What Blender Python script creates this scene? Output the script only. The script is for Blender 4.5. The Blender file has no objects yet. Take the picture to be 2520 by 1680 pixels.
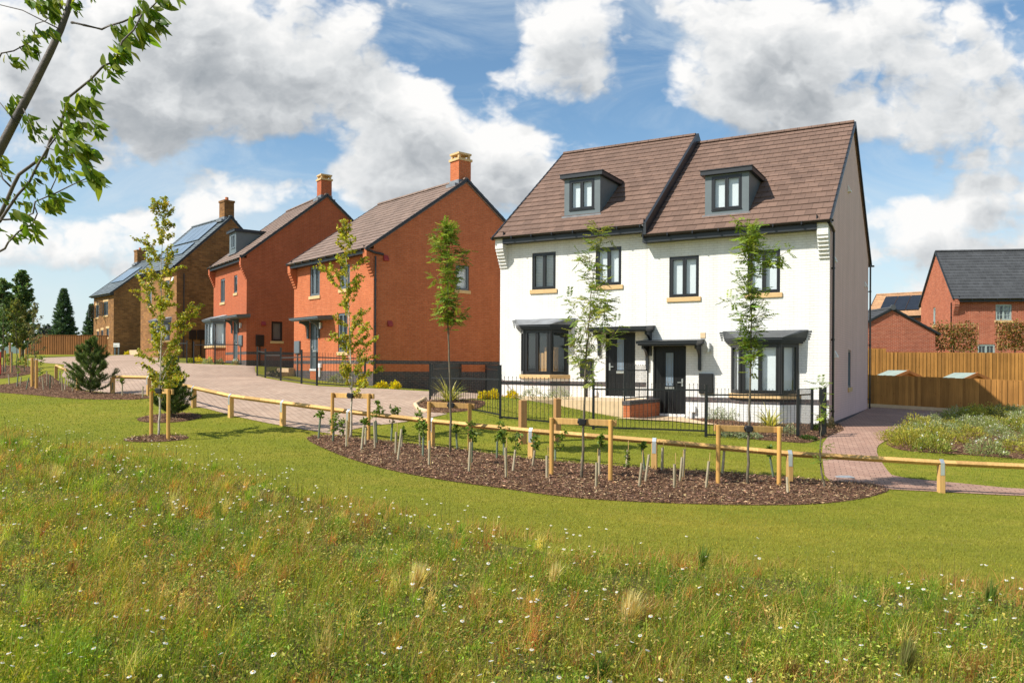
import bpy, bmesh, math, random
import numpy as np
from mathutils import Matrix, Vector
from mathutils.geometry import delaunay_2d_cdt
random.seed(7)
RNG = np.random.default_rng(11)
R = math.radians
scene = bpy.context.scene
COL = scene.collection

# ------------------------------------------------------------------ camera
CZ = 2.0                      # eye height of the photographer over the z = 0 datum
FPX, CU, CV = 1962.0, 1260.0, 906.0
ROLL = 0.0053
cam_d = bpy.data.cameras.new("camera"); cam = bpy.data.objects.new("camera", cam_d); COL.objects.link(cam)
cam_d.sensor_width = 36.0; cam_d.lens = FPX / 2520.0 * 36.0
cam_d.shift_y = (CV - 840.0) / 2520.0
cam_d.clip_end = 6000; cam_d.clip_start = 0.05
CAMR = Matrix.Rotation(R(90), 3, 'X') @ Matrix.Rotation(ROLL, 3, 'Z')
cam.matrix_world = Matrix.Translation((0, 0, CZ)) @ CAMR.to_4x4()
scene.camera = cam
def ray(u, v):
    return CAMR @ Vector(((u - CU) / FPX, (CV - v) / FPX, -1.0))

# ------------------------------------------------------------------ terrain (heights relative to the eye)
CTRL = [(7.76,14.4,-2.2),(2.57,14.4,-1.86),(-1.7,16.8,-1.64),(-3.55,17.8,-1.5),(-5.5,19,-1.36),(-8.5,21.4,-1.12),
 (-.3,19.6,-1.32),(2,19.6,-1.5),(4.8,19.5,-1.64),(7,19.6,-1.73),(9.07,22.8,-1.62),(14.2,31.8,-1.53),(-5.49,31.5,-.71),
 (-4.4,32.4,-.88),(-3.2,33.3,-.98),(-6.5,27.0,-.63),(-8.75,30.2,-.53),(-10.8,35,-.45),(-14.5,43.5,.06),(-14.3,40,.08),(-21.9,52,.55),
 (-35,70,1.0),(-36,62,.7),(-16,26,-.95),(-25,38,-.3),(-7.75,17.5,-1.52),(-14,22,-1.1),(-10,30,-.5),(15,33.5,-1.55),(20.5,32,-1.84),
 (0,0,-1.7),(-4,6,-1.6),(4,6,-1.85),(0,10,-1.8),(7,10,-2.1),(-8,11,-1.5),(2.7,12.1,-2.03),(-.13,12.6,-1.86),(-2.4,13.7,-1.68),(-4.3,16.5,-1.5),
 (10,26,-1.6),(3,24,-1.45),(0,26,-.95),(-.2,22.9,-.86),(1.0,22.9,-1.02),(2.2,22.6,-1.26),(12,14,-2.25),(20,48,-1.2),(35,60,-.9),(-2,45,-.9),(-8,55,.1)]
_P = np.array([c[:2] for c in CTRL]) / 10.0; _Z = np.array([c[2] for c in CTRL])
def _phi(r2): return 0.5 * r2 * np.log(r2 + 1e-9)
_d2 = ((_P[:, None] - _P[None]) ** 2).sum(-1)
_n = len(_P); _A = np.zeros((_n + 3, _n + 3)); _A[:_n, :_n] = _phi(_d2) + 0.03 * np.eye(_n)
_A[:_n, _n] = 1; _A[:_n, _n + 1:] = _P; _A[_n, :_n] = 1; _A[_n + 1:, :_n] = _P.T
_W = np.linalg.solve(_A, np.concatenate([_Z, np.zeros(3)]))
def Gn(x, y):
    x = np.clip(np.asarray(x, float), -48, 34) / 10; y = np.clip(np.asarray(y, float), -4, 76) / 10
    sh = x.shape; x = x.ravel(); y = y.ravel(); out = np.empty(len(x))
    for i in range(0, len(x), 20000):
        a, b = x[i:i + 20000], y[i:i + 20000]
        d2 = (a[:, None] - _P[:, 0]) ** 2 + (b[:, None] - _P[:, 1]) ** 2
        out[i:i + 20000] = _phi(d2) @ _W[:_n] + _W[_n] + _W[_n + 1] * a + _W[_n + 2] * b
    return (out + CZ).reshape(sh)
def G(x, y): return float(Gn(np.array([x]), np.array([y]))[0])
_T = np.geomspace(2.0, 160, 700)
def ground(u, v, lift=0.0):
    """the point of the terrain that stands at a pixel of the 2520 x 1680 photograph"""
    d = ray(u, v); t = _T / d.y
    X, Y, Z = d.x * t, d.y * t, CZ + d.z * t
    f = Z - Gn(X, Y)
    k = int(np.argmax(f < 0)) if (f < 0).any() else len(t) - 1
    k = max(k, 1); w = f[k - 1] / (f[k - 1] - f[k] + 1e-12)
    tt = t[k - 1] + (t[k] - t[k - 1]) * w
    return Vector((d.x * tt, d.y * tt, CZ + d.z * tt + lift))
def at(u, v, Y):
    d = ray(u, v); t = Y / d.y
    return Vector((d.x * t, Y, CZ + d.z * t))

# ------------------------------------------------------------------ object helpers
def tag(o, label=None, cat=None, group=None, kind=None):
    if label: o['label'] = label
    if cat: o['category'] = cat
    if group: o['group'] = group
    if kind: o['kind'] = kind
    return o
def empty(name, loc, rz=0.0, label=None, cat=None, group=None):
    o = bpy.data.objects.new(name, None); COL.objects.link(o)
    o.location = loc; o.rotation_euler = (0, 0, rz); o.empty_display_size = 0.2
    return tag(o, label, cat, group)
KIDS = {}
def link(name, me, parent=None):
    o = bpy.data.objects.new(name, me); COL.objects.link(o)
    if parent is not None:
        o.parent = parent; KIDS.setdefault(parent.name, []).append(o)
    return o
def copy_tree(o, parent=None):
    c = o.copy(); COL.objects.link(c)
    if parent is not None:
        c.parent = parent; KIDS.setdefault(parent.name, []).append(c)
    for k in list(KIDS.get(o.name, [])): copy_tree(k, c)
    return c
ORD = ['first','second','third','fourth','fifth','sixth','seventh','eighth','ninth','tenth','eleventh','twelfth','thirteenth','fourteenth','fifteenth','sixteenth','seventeenth','eighteenth','nineteenth','twentieth','twenty-first','twenty-second','twenty-third','twenty-fourth','twenty-fifth','twenty-sixth']

class MB:
    def __init__(s): s.v = []; s.f = []; s.m = []; s.mi = 0
    def add(s, vs, fs):
        b = len(s.v); s.v += [tuple(p) for p in vs]
        for f in fs: s.f.append(tuple(b + i for i in f)); s.m.append(s.mi)
    def quad(s, a, b, c, d): s.add([a, b, c, d], [(0, 1, 2, 3)])
    BOX = [(0,3,2,1),(4,5,6,7),(0,1,5,4),(1,2,6,5),(2,3,7,6),(3,0,4,7)]
    def box(s, a0, a1, o0, o1, z0, z1, T=None):
        p = [(a0,o0,z0),(a1,o0,z0),(a1,o1,z0),(a0,o1,z0),(a0,o0,z1),(a1,o0,z1),(a1,o1,z1),(a0,o1,z1)]
        if T: p = [T(*q) for q in p]
        s.add(p, s.BOX)
    def prism(s, poly, e0, e1, T):
        """poly: points (a,b); extruded from e0 to e1; T(a,b,e)"""
        n = len(poly)
        vs = [T(a, b, e0) for a, b in poly] + [T(a, b, e1) for a, b in poly]
        fs = [tuple(range(n))[::-1], tuple(range(n, 2 * n))] + [(i, (i + 1) % n, n + (i + 1) % n, n + i) for i in range(n)]
        s.add(vs, fs)
    def beam(s, p, q, w, h, up=(0, 0, 1), turn=0.0):
        p, q = Vector(p), Vector(q); d = (q - p).normalized(); up = Vector(up)
        sd = d.cross(up).normalized(); u = sd.cross(d).normalized()
        if turn:
            c, sn = math.cos(turn), math.sin(turn); sd, u = sd * c + u * sn, u * c - sd * sn
        r = []
        for e in (p, q): r += [e - sd * w / 2 - u * h / 2, e + sd * w / 2 - u * h / 2, e + sd * w / 2 + u * h / 2, e - sd * w / 2 + u * h / 2]
        s.add(r, [(0,3,2,1),(4,5,6,7),(0,1,5,4),(1,2,6,5),(2,3,7,6),(3,0,4,7)])
    def tube(s, pts, rad, n=6, cap=True):
        pts = [Vector(p) for p in pts]; m = len(pts)
        if not hasattr(rad, '__len__'): rad = [rad] * m
        rings = []; ref = None
        for i, p in enumerate(pts):
            d = (pts[min(i + 1, m - 1)] - pts[max(i - 1, 0)]); d = d.normalized() if d.length > 1e-9 else Vector((0, 0, 1))
            if ref is None: ref = Vector((1, 0, 0)) if abs(d.x) < 0.9 else Vector((0, 1, 0))
            a = d.cross(ref).normalized(); b = d.cross(a).normalized(); ref = -b if False else ref
            rings += [p + (a * math.cos(2 * math.pi * k / n) + b * math.sin(2 * math.pi * k / n)) * rad[i] for k in range(n)]
        fs = []
        for i in range(m - 1):
            for k in range(n):
                fs.append((i * n + k, i * n + (k + 1) % n, (i + 1) * n + (k + 1) % n, (i + 1) * n + k))
        if cap: fs.append(tuple(range(n))[::-1]); fs.append(tuple((m - 1) * n + k for k in range(n)))
        s.add(rings, fs)
    def build(s, name, mats, parent=None, smooth=False, bevel=0.0, recalc=True):
        me = bpy.data.meshes.new(name); me.from_pydata(s.v, [], s.f)
        if not isinstance(mats, (list, tuple)): mats = [mats]
        for m in mats: me.materials.append(m)
        if len(mats) > 1: me.polygons.foreach_set('material_index', s.m)
        if recalc or bevel:
            bm = bmesh.new(); bm.from_mesh(me)
            if bevel: bmesh.ops.bevel(bm, geom=bm.edges[:], offset=bevel, segments=1, affect='EDGES', clamp_overlap=True)
            if recalc: bmesh.ops.recalc_face_normals(bm, faces=bm.faces[:])
            bm.to_mesh(me); bm.free()
        if smooth: me.polygons.foreach_set('use_smooth', [True] * len(me.polygons))
        me.update()
        return link(name, me, parent)

def np_mesh(name, V, F, mats, parent=None, cols=None, mi=None):
    """V (n,3), F (m,k) equal-sided faces, cols (n,3) per-vertex colour"""
    me = bpy.data.meshes.new(name); k = F.shape[1]
    me.vertices.add(len(V)); me.vertices.foreach_set('co', np.ascontiguousarray(V, np.float32).ravel())
    me.loops.add(F.size); me.loops.foreach_set('vertex_index', np.ascontiguousarray(F, np.int32).ravel())
    me.polygons.add(len(F)); me.polygons.foreach_set('loop_start', np.arange(0, F.size, k, dtype=np.int32))
    if not isinstance(mats, (list, tuple)): mats = [mats]
    for m in mats: me.materials.append(m)
    if mi is not None: me.polygons.foreach_set('material_index', np.asarray(mi, np.int32))
    if cols is not None:
        at_ = me.color_attributes.new('tint', 'FLOAT_COLOR', 'POINT')
        c = np.ones((len(V), 4), np.float32); c[:, :3] = cols; at_.data.foreach_set('color', c.ravel())
    me.update(calc_edges=True); me.validate()
    return link(name, me, parent)

def leaves(P, D, S, L, Wd, cols, fold=0.25, shape=0.45):
    """leaf blades: base points P, directions D, side vectors S (unit, n x 3); returns V, F, C"""
    n = len(P); L = np.broadcast_to(np.asarray(L, float), (n,))[:, None]; Wd = np.broadcast_to(np.asarray(Wd, float), (n,))[:, None]
    N = np.cross(D, S); mid = P + D * L * shape
    a = mid + S * Wd / 2 + N * Wd * fold; b = mid - S * Wd / 2 + N * Wd * fold; t = P + D * L
    V = np.stack([P, a, t, b], 1).reshape(-1, 3)
    i = np.arange(n)[:, None] * 4
    F = np.concatenate([i + np.array([[0, 1, 2]]), i + np.array([[0, 2, 3]])], 0)
    return V, F, np.repeat(cols, 4, 0)
def unit(a): return a / (np.linalg.norm(a, axis=-1, keepdims=True) + 1e-9)
def side_of(D, rng=RNG):
    r = unit(rng.normal(size=D.shape)); return unit(np.cross(D, r))
def tints(base, n, var=0.18, hue=0.08, rng=RNG):
    """n colours around one of the given base colours"""
    base = np.atleast_2d(np.array(base, float)); b = base[rng.integers(0, len(base), n)]
    return np.clip(b * np.exp(rng.normal(0, var, (n, 1))) * np.exp(rng.normal(0, hue, (n, 3))), 0.002, 0.95)

# ------------------------------------------------------------------ materials
class NT:
    def __init__(s, mat): mat.use_nodes = True; s.t = mat.node_tree; s.t.nodes.clear() if False else None
    def n(s, typ, **kw):
        nd = s.t.nodes.new(typ)
        for k, v in kw.items():
            if k == 'inp':
                for a, b in v.items(): nd.inputs[a].default_value = b
            else: setattr(nd, k, v)
        return nd
    def l(s, a, b): s.t.links.new(a, b)
    def math(s, op, a, b=None, c=None, clamp=False):
        nd = s.t.nodes.new('ShaderNodeMath'); nd.operation = op; nd.use_clamp = clamp
        for i, x in enumerate((a, b, c)):
            if x is None: continue
            if isinstance(x, (int, float)): nd.inputs[i].default_value = x
            else: s.t.links.new(x, nd.inputs[i])
        return nd.outputs[0]
    def mix(s, f, a, b, blend='MIX'):
        nd = s.t.nodes.new('ShaderNodeMix'); nd.data_type = 'RGBA'; nd.blend_type = blend
        for idx, x in ((0, f), (6, a), (7, b)):
            if isinstance(x, (int, float)): nd.inputs[idx].default_value = x
            elif isinstance(x, (tuple, list)): nd.inputs[idx].default_value = (*x[:3], 1)
            else: s.t.links.new(x, nd.inputs[idx])
        return nd.outputs[2]
    def noise(s, vec, scale, detail=4, rough=0.55, dist=0.0):
        nd = s.n('ShaderNodeTexNoise', inp={'Scale': scale, 'Detail': detail, 'Roughness': rough, 'Distortion': dist})
        if vec is not None: s.l(vec, nd.inputs['Vector'])
        return nd.outputs['Fac']
    def ramp(s, f, stops):
        nd = s.t.nodes.new('ShaderNodeValToRGB'); cr = nd.color_ramp
        while len(cr.elements) < len(stops): cr.elements.new(0.5)
        for e, (p, c) in zip(cr.elements, stops): e.position = p; e.color = (*c, 1)
        s.l(f, nd.inputs[0]); return nd.outputs[0]
def base_mat(name):
    m = bpy.data.materials.new(name); k = NT(m); b = k.t.nodes['Principled BSDF']; return m, k, b
def objc(k): return k.n('ShaderNodeTexCoord').outputs['Object']
def plain(name, c, rough=0.6, metal=0.0, var=0.15, scale=3.0, bump=0.0, spec=0.5, stretch=None):
    m, k, b = base_mat(name)
    v = objc(k)
    if stretch:
        mp = k.n('ShaderNodeMapping', inp={'Scale': stretch}); k.l(v, mp.inputs[0]); v = mp.outputs[0]
    f = k.noise(v, scale, 5, 0.6)
    lo = tuple(x * (1 - var) for x in c); hi = tuple(min(1, x * (1 + var)) for x in c)
    k.l(k.ramp(f, [(0.3, lo), (0.7, hi)]), b.inputs['Base Color'])
    b.inputs['Roughness'].default_value = rough; b.inputs['Metallic'].default_value = metal
    b.inputs['Specular IOR Level'].default_value = spec
    if bump:
        bp = k.n('ShaderNodeBump', inp={'Strength': 0.6, 'Distance': bump}); k.l(k.noise(v, scale * 4, 4), bp.inputs['Height']); k.l(bp.outputs[0], b.inputs['Normal'])
    return m
def brick(name, c1, c2, mortar, bw=0.225, rh=0.075, ms=0.010, bump=0.006, stain=0.12, rough=0.85, third=None, sq=1.0, fine_v=.1):
    m, k, b = base_mat(name)
    tc = k.n('ShaderNodeTexCoord'); sx = k.n('ShaderNodeSeparateXYZ'); k.l(tc.outputs['Object'], sx.inputs[0])
    nx = k.n('ShaderNodeSeparateXYZ'); k.l(tc.outputs['Normal'], nx.inputs[0])
    s = k.math('GREATER_THAN', k.math('ABSOLUTE', nx.outputs[0]), k.math('ABSOLUTE', nx.outputs[1]))
    u = k.math('ADD', k.math('MULTIPLY', sx.outputs[1], s), k.math('MULTIPLY', sx.outputs[0], k.math('SUBTRACT', 1.0, s)))
    cv = k.n('ShaderNodeCombineXYZ'); k.l(u, cv.inputs[0]); k.l(sx.outputs[2], cv.inputs[1])
    bt = k.n('ShaderNodeTexBrick', inp={'Scale': 1.0, 'Mortar Size': ms, 'Mortar Smooth': 0.3, 'Bias': 0.0, 'Brick Width': bw, 'Row Height': rh,
        'Color1': (*c1, 1), 'Color2': (*c2, 1), 'Mortar': (*mortar, 1)}); bt.squash = sq
    k.l(cv.outputs[0], bt.inputs['Vector'])
    col = bt.outputs['Color']
    big = k.noise(tc.outputs['Object'], 0.9, 5, 0.6)
    col = k.mix(1.0, col, k.ramp(big, [(0.3, (1 - stain,) * 3), (0.7, (1 + stain * 0.5,) * 3)]), 'MULTIPLY')
    fine = k.noise(tc.outputs['Object'], 9.0, 3)
    col = k.mix(1.0, col, k.ramp(fine, [(0.3, (1 - fine_v,) * 3), (0.7, (1 + fine_v,) * 3)]), 'MULTIPLY')
    mps = k.n('ShaderNodeMapping', inp={'Scale': (3.2, 3.2, .22)}); k.l(tc.outputs['Object'], mps.inputs[0])
    col = k.mix(1.0, col, k.ramp(k.noise(mps.outputs[0], 1.1, 5, .65), [(.28, (.90, .895, .88)), (.62, (1.03, 1.03, 1.03))]), 'MULTIPLY')   # faint rain streaks
    if third:   # odd bricks of another fire
        wv = k.n('ShaderNodeTexWhiteNoise', noise_dimensions='2D')
        row = k.math('FLOOR', k.math('DIVIDE', sx.outputs[2], rh))
        off = k.math('MULTIPLY', k.math('MODULO', row, 2.0), 0.5)
        cell = k.math('FLOOR', k.math('ADD', k.math('DIVIDE', u, bw), off))
        c2v = k.n('ShaderNodeCombineXYZ'); k.l(cell, c2v.inputs[0]); k.l(row, c2v.inputs[1]); k.l(c2v.outputs[0], wv.inputs['Vector'])
        pick = k.math('MULTIPLY', k.math('GREATER_THAN', wv.outputs['Value'], 0.8), k.math('SUBTRACT', 1.0, bt.outputs['Fac']))
        col = k.mix(k.math('MULTIPLY', pick, 0.4), col, third)
    k.l(col, b.inputs['Base Color']); b.inputs['Roughness'].default_value = rough; b.inputs['Specular IOR Level'].default_value = 0.25
    bp = k.n('ShaderNodeBump', inp={'Strength': 0.7, 'Distance': bump}); k.l(k.math('SUBTRACT', k.math('MULTIPLY', fine, 0.35), bt.outputs['Fac']), bp.inputs['Height']); k.l(bp.outputs[0], b.inputs['Normal'])
    return m
def tile(name, c, dz, tw=0.30, var=0.14):
    m, k, b = base_mat(name)
    tc = k.n('ShaderNodeTexCoord'); sx = k.n('ShaderNodeSeparateXYZ'); k.l(tc.outputs['Object'], sx.inputs[0])
    cv = k.n('ShaderNodeCombineXYZ'); k.l(sx.outputs[0], cv.inputs[0]); k.l(sx.outputs[2], cv.inputs[1])
    bt = k.n('ShaderNodeTexBrick', inp={'Scale': 1.0, 'Mortar Size': 0.006, 'Mortar Smooth': 0.4, 'Brick Width': tw, 'Row Height': dz,
        'Color1': (*[x * (1 + var) for x in c], 1), 'Color2': (*[x * (1 - var) for x in c], 1), 'Mortar': (*[x * 0.35 for x in c], 1)})
    k.l(cv.outputs[0], bt.inputs['Vector'])
    f = k.noise(tc.outputs['Object'], 1.3, 6, 0.65)
    col = k.mix(1.0, bt.outputs['Color'], k.ramp(f, [(0.3, (0.86,) * 3), (0.7, (1.12,) * 3)]), 'MULTIPLY')
    g = k.noise(tc.outputs['Object'], 30, 3)
    col = k.mix(1.0, col, k.ramp(g, [(0.3, (0.92,) * 3), (0.7, (1.08,) * 3)]), 'MULTIPLY')
    k.l(col, b.inputs['Base Color']); b.inputs['Roughness'].default_value = 0.8; b.inputs['Specular IOR Level'].default_value = 0.3
    bp = k.n('ShaderNodeBump', inp={'Strength': 0.5, 'Distance': 0.004}); k.l(k.math('SUBTRACT', g, bt.outputs['Fac']), bp.inputs['Height']); k.l(bp.outputs[0], b.inputs['Normal'])
    return m
def foliage(name, trans=0.35, rough=0.5):
    m, k, b = base_mat(name)
    a = k.n('ShaderNodeAttribute', attribute_name='tint')
    k.l(a.outputs['Color'], b.inputs['Base Color']); b.inputs['Roughness'].default_value = rough; b.inputs['Specular IOR Level'].default_value = 0.3
    tr = k.n('ShaderNodeBsdfTranslucent'); k.l(k.mix(1.0, a.outputs['Color'], (1.25, 1.2, 0.6), 'MULTIPLY'), tr.inputs[0])
    mx = k.n('ShaderNodeMixShader', inp={0: trans}); k.l(b.outputs[0], mx.inputs[1]); k.l(tr.outputs[0], mx.inputs[2])
    k.l(mx.outputs[0], k.t.nodes['Material Output'].inputs[0])
    return m
def glass(name, tint=(0.02, 0.03, 0.035), refl=0.12, clear=0.75):
    m, k, b = base_mat(name)
    fr = k.n('ShaderNodeLayerWeight', inp={'Blend': .5})
    f = k.math('MULTIPLY_ADD', k.math('POWER', fr.outputs['Facing'], 5.0), .9, refl, clamp=True)
    gl = k.n('ShaderNodeBsdfGlossy', inp={'Roughness': 0.02, 'Color': (0.95, 0.98, 1, 1)})
    bp = k.n('ShaderNodeBump', inp={'Strength': 0.15, 'Distance': 0.01}); k.l(k.noise(objc(k), 1.5, 2), bp.inputs['Height']); k.l(bp.outputs[0], gl.inputs['Normal'])
    tr = k.n('ShaderNodeBsdfTransparent', inp={'Color': (0.95, 0.985, 1.0, 1)})
    df = k.n('ShaderNodeBsdfDiffuse', inp={'Color': (*tint, 1)})
    m1 = k.n('ShaderNodeMixShader', inp={0: clear}); k.l(df.outputs[0], m1.inputs[1]); k.l(tr.outputs[0], m1.inputs[2])
    m2 = k.n('ShaderNodeMixShader'); k.l(f, m2.inputs[0]); k.l(m1.outputs[0], m2.inputs[1]); k.l(gl.outputs[0], m2.inputs[2])
    k.l(m2.outputs[0], k.t.nodes['Material Output'].inputs[0]); return m
def boards(name, c, bw, var=0.3, axis=0, rough=0.75, knots=True):
    """vertical sawn boards: a tint per board, grain along z"""
    m, k, b = base_mat(name)
    tc = k.n('ShaderNodeTexCoord'); sx = k.n('ShaderNodeSeparateXYZ'); k.l(tc.outputs['Object'], sx.inputs[0])
    cell = k.math('FLOOR', k.math('DIVIDE', sx.outputs[axis], bw)); wn = k.n('ShaderNodeTexWhiteNoise', noise_dimensions='1D'); k.l(cell, wn.inputs['W'])
    mp = k.n('ShaderNodeMapping', inp={'Scale': (14, 14, 0.7)}); k.l(tc.outputs['Object'], mp.inputs[0])
    gr = k.noise(mp.outputs[0], 2.0, 5, 0.65)
    col = k.ramp(wn.outputs['Value'], [(0.0, tuple(x * (1 - var) for x in c)), (1.0, tuple(x * (1 + var) for x in c))])
    col = k.mix(1.0, col, k.ramp(gr, [(0.25, (0.72, 0.68, 0.62)), (0.75, (1.15, 1.15, 1.12))]), 'MULTIPLY')
    st = k.noise(tc.outputs['Object'], 0.8, 4)
    col = k.mix(1.0, col, k.ramp(st, [(0.3, (0.85,) * 3), (0.7, (1.1,) * 3)]), 'MULTIPLY')
    if knots:
        mp2 = k.n('ShaderNodeMapping', inp={'Scale': (5, 5, 2.2)}); k.l(tc.outputs['Object'], mp2.inputs[0])
        vo = k.n('ShaderNodeTexVoronoi', inp={'Scale': 1.4}); k.l(mp2.outputs[0], vo.inputs['Vector'])
        col = k.mix(1.0, col, k.ramp(vo.outputs['Distance'], [(0.04, (0.45, 0.36, 0.3)), (0.11, (1, 1, 1))]), 'MULTIPLY')
    k.l(col, b.inputs['Base Color']); b.inputs['Roughness'].default_value = rough; b.inputs['Specular IOR Level'].default_value = 0.25
    bp = k.n('ShaderNodeBump', inp={'Strength': 0.4, 'Distance': 0.003}); k.l(gr, bp.inputs['Height']); k.l(bp.outputs[0], b.inputs['Normal'])
    return m
M = {}
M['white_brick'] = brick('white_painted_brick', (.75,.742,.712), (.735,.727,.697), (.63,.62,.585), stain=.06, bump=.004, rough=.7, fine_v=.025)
M['bounce_tint_brick'] = brick('white_brick_bounce_tint', (.74,.51,.47), (.725,.495,.455), (.62,.42,.385), stain=.05, bump=.002, rough=.75, fine_v=.03)  # white brick for the shaded gable, pink bounce light put into the colour
M['orange_brick'] = brick('orange_brick', (.50,.14,.05), (.455,.12,.043), (.45,.185,.095), third=(.54,.17,.07))
M['red_brick'] = brick('red_brick', (.45,.112,.043), (.40,.095,.036), (.40,.165,.09), third=(.35,.08,.034))
M['pale_red_brick'] = brick('pale_red_brick', (.45,.11,.05), (.34,.075,.035), (.50,.28,.19), third=(.52,.17,.09))
M['blue_brick'] = brick('blue_brick', (.085,.08,.085), (.055,.052,.058), (.17,.14,.12), third=(.13,.07,.06))
M['stone'] = brick('ironstone', (.34,.165,.056), (.20,.092,.031), (.28,.165,.08), bw=.33, rh=.13, ms=.012, bump=.015, stain=.3, third=(.16,.085,.04))
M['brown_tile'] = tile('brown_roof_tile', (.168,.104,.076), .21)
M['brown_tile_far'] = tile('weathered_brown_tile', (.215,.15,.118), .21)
M['black_tile'] = tile('charcoal_tile', (.065,.068,.072), .21)
M['slate'] = tile('blue_slate', (.12,.145,.16), .2, .28, .2)
M['tan_tile'] = tile('tan_tile', (.44,.25,.13), .2)
M['fascia'] = plain('charcoal_board', (.016,.019,.023), .45, var=.1)
M['gutter'] = plain('black_plastic', (.012,.011,.011), .28, var=.1)
M['upvc'] = plain('anthracite_frame', (.014,.014,.0145), .35, var=.08)
M['upvc_grey'] = plain('grey_blue_frame', (.11,.135,.15), .4, var=.08)
M['upvc_pale'] = plain('pale_sage_frame', (.36,.42,.39), .45, var=.06)
M['dormer_grey'] = plain('grey_cladding', (.115,.14,.148), .5, var=.08)
M['lead'] = plain('lead_sheet', (.20,.21,.225), .5, var=.35, scale=2.5, metal=.2, bump=.003)
M['lead_dark'] = plain('dark_lead_sheet', (.075,.08,.085), .5, var=.3, scale=2.5, metal=.2, bump=.003)
M['sill'] = plain('buff_stone', (.60,.40,.19), .85, var=.1, scale=6, bump=.002)
M['buff_slab'] = plain('buff_slab', (.62,.45,.27), .85, var=.12, scale=4, bump=.002)
M['door_black'] = plain('black_door', (.009,.0095,.010), .38, spec=.3, var=.1)
M['door_grey'] = plain('slate_grey_door', (.085,.11,.12), .4, var=.08)
M['steel'] = plain('brushed_steel', (.62,.62,.60), .3, metal=.9, var=.06)
M['white'] = plain('white_plastic', (.78,.78,.76), .45, var=.04)
M['blind'] = plain('white_blind', (.74,.76,.75), .7, var=.03)
M['curtain'] = plain('grey_curtain', (.50,.51,.50), .9, var=.12, scale=8, stretch=(6, 6, .3))
M['card'] = plain('cardboard', (.52,.29,.1), .85, var=.1)
M['glass'] = glass('window_glass', (.3,.34,.36), .07, .92); M['glass_dark'] = glass('dark_window_glass', (.03,.032,.035), .06, .4)
M['timber'] = boards('new_softwood', (.60,.365,.135), .5, .24)
M['post_wood'] = plain('round_stake_wood', (.56,.30,.075), .7, var=.22, scale=2.2, stretch=(5, 5, .6), bump=.002)
M['sleeper'] = plain('brown_softwood', (.40,.205,.075), .75, var=.2, scale=2, stretch=(6, 6, .5), bump=.002)
M['fence'] = boards('closeboard_fence', (.43,.205,.056), .12, .28)
M['fence_far'] = boards('dark_closeboard_fence', (.25,.105,.032), .12, .2)
M['galv'] = plain('galvanised_strap', (.62,.66,.68), .38, metal=.7, var=.12, scale=8)
M['rail'] = plain('black_railing_paint', (.014,.016,.017), .35, var=.1)
M['bark'] = plain('young_bark', (.13,.105,.068), .85, var=.4, scale=9, stretch=(3, 3, 1), bump=.003)
M['birch'] = plain('birch_bark', (.50,.43,.33), .75, var=.35, scale=7, stretch=(1, 1, 3), bump=.002)
M['twig'] = plain('brown_twig', (.11,.07,.045), .8, var=.25)
M['cherry_bark'] = plain('cherry_bark', (.085,.066,.052), .6, var=.4, scale=14, stretch=(1, 1, 1), bump=.004)
M['guard'] = plain('tree_guard_plastic', (.40,.335,.215), .55, var=.16, scale=6)
M['guard_green'] = plain('green_tree_guard', (.14,.175,.11), .55, var=.2, scale=6)
M['cane'] = plain('bamboo_cane', (.58,.38,.14), .6, var=.15)
M['rubber'] = plain('black_rubber', (.012,.012,.013), .6)
M['leaf'] = foliage('leaf', .48); M['needle'] = foliage('needles', .3, .6); M['grass'] = foliage('grass_blade', .5, .6)
M['leaf_gloss'] = foliage('glossy_leaf', .58, .38)
M['petal'] = plain('white_petal', (.86,.86,.82), .6, var=.04); M['yolk'] = plain('yellow_disc', (.72,.42,.02), .7)
M['solar'] = plain('solar_glass', (.16,.21,.26), .18, var=.15, scale=.8); M['solar_dark'] = plain('dark_solar_glass', (.02,.024,.032), .15, var=.15)
M['terracotta'] = plain('terracotta', (.5,.16,.06), .8)
M['felt'] = plain('pale_green_felt', (.27,.33,.285), .85, var=.1); M['shed'] = plain('orange_shed_board', (.46,.16,.04), .7, var=.15)
M['red_plastic'] = plain('red_plastic', (.42,.03,.02), .5); M['blue_sign'] = plain('blue_sign_face', (.02,.09,.32), .4)
M['vent_red'] = plain('red_vent_cover', (.30,.025,.018), .5)
def paving(name, c1, c2, joint, rot, var=.2):
    m, k, b = base_mat(name)
    v = objc(k); mp = k.n('ShaderNodeMapping', inp={'Rotation': (0, 0, rot)}); k.l(v, mp.inputs[0])
    bt = k.n('ShaderNodeTexBrick', inp={'Scale': 1.0, 'Mortar Size': .007, 'Mortar Smooth': .2, 'Brick Width': .21, 'Row Height': .14,
        'Color1': (*c1, 1), 'Color2': (*c2, 1), 'Mortar': (*joint, 1)}); k.l(mp.outputs[0], bt.inputs['Vector'])
    f = k.noise(v, .38, 8, .68); col = k.mix(1.0, bt.outputs['Color'], k.ramp(f, [(.3, (1 - var,) * 3), (.7, (1 + var,) * 3)]), 'MULTIPLY')
    g = k.noise(v, 4, 4, .6); col = k.mix(1.0, col, k.ramp(g, [(.3, (.9, .9, .9)), (.7, (1.08, 1.08, 1.08))]), 'MULTIPLY')
    k.l(col, b.inputs['Base Color']); b.inputs['Roughness'].default_value = .85; b.inputs['Specular IOR Level'].default_value = .25
    bp = k.n('ShaderNodeBump', inp={'Strength': .6, 'Distance': .006}); k.l(k.math('SUBTRACT', k.math('MULTIPLY', g, .2), bt.outputs['Fac']), bp.inputs['Height']); k.l(bp.outputs[0], b.inputs['Normal'])
    return m
M['drive'] = paving('block_paving', (.44,.32,.235), (.38,.265,.19), (.27,.185,.135), R(62))
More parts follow.
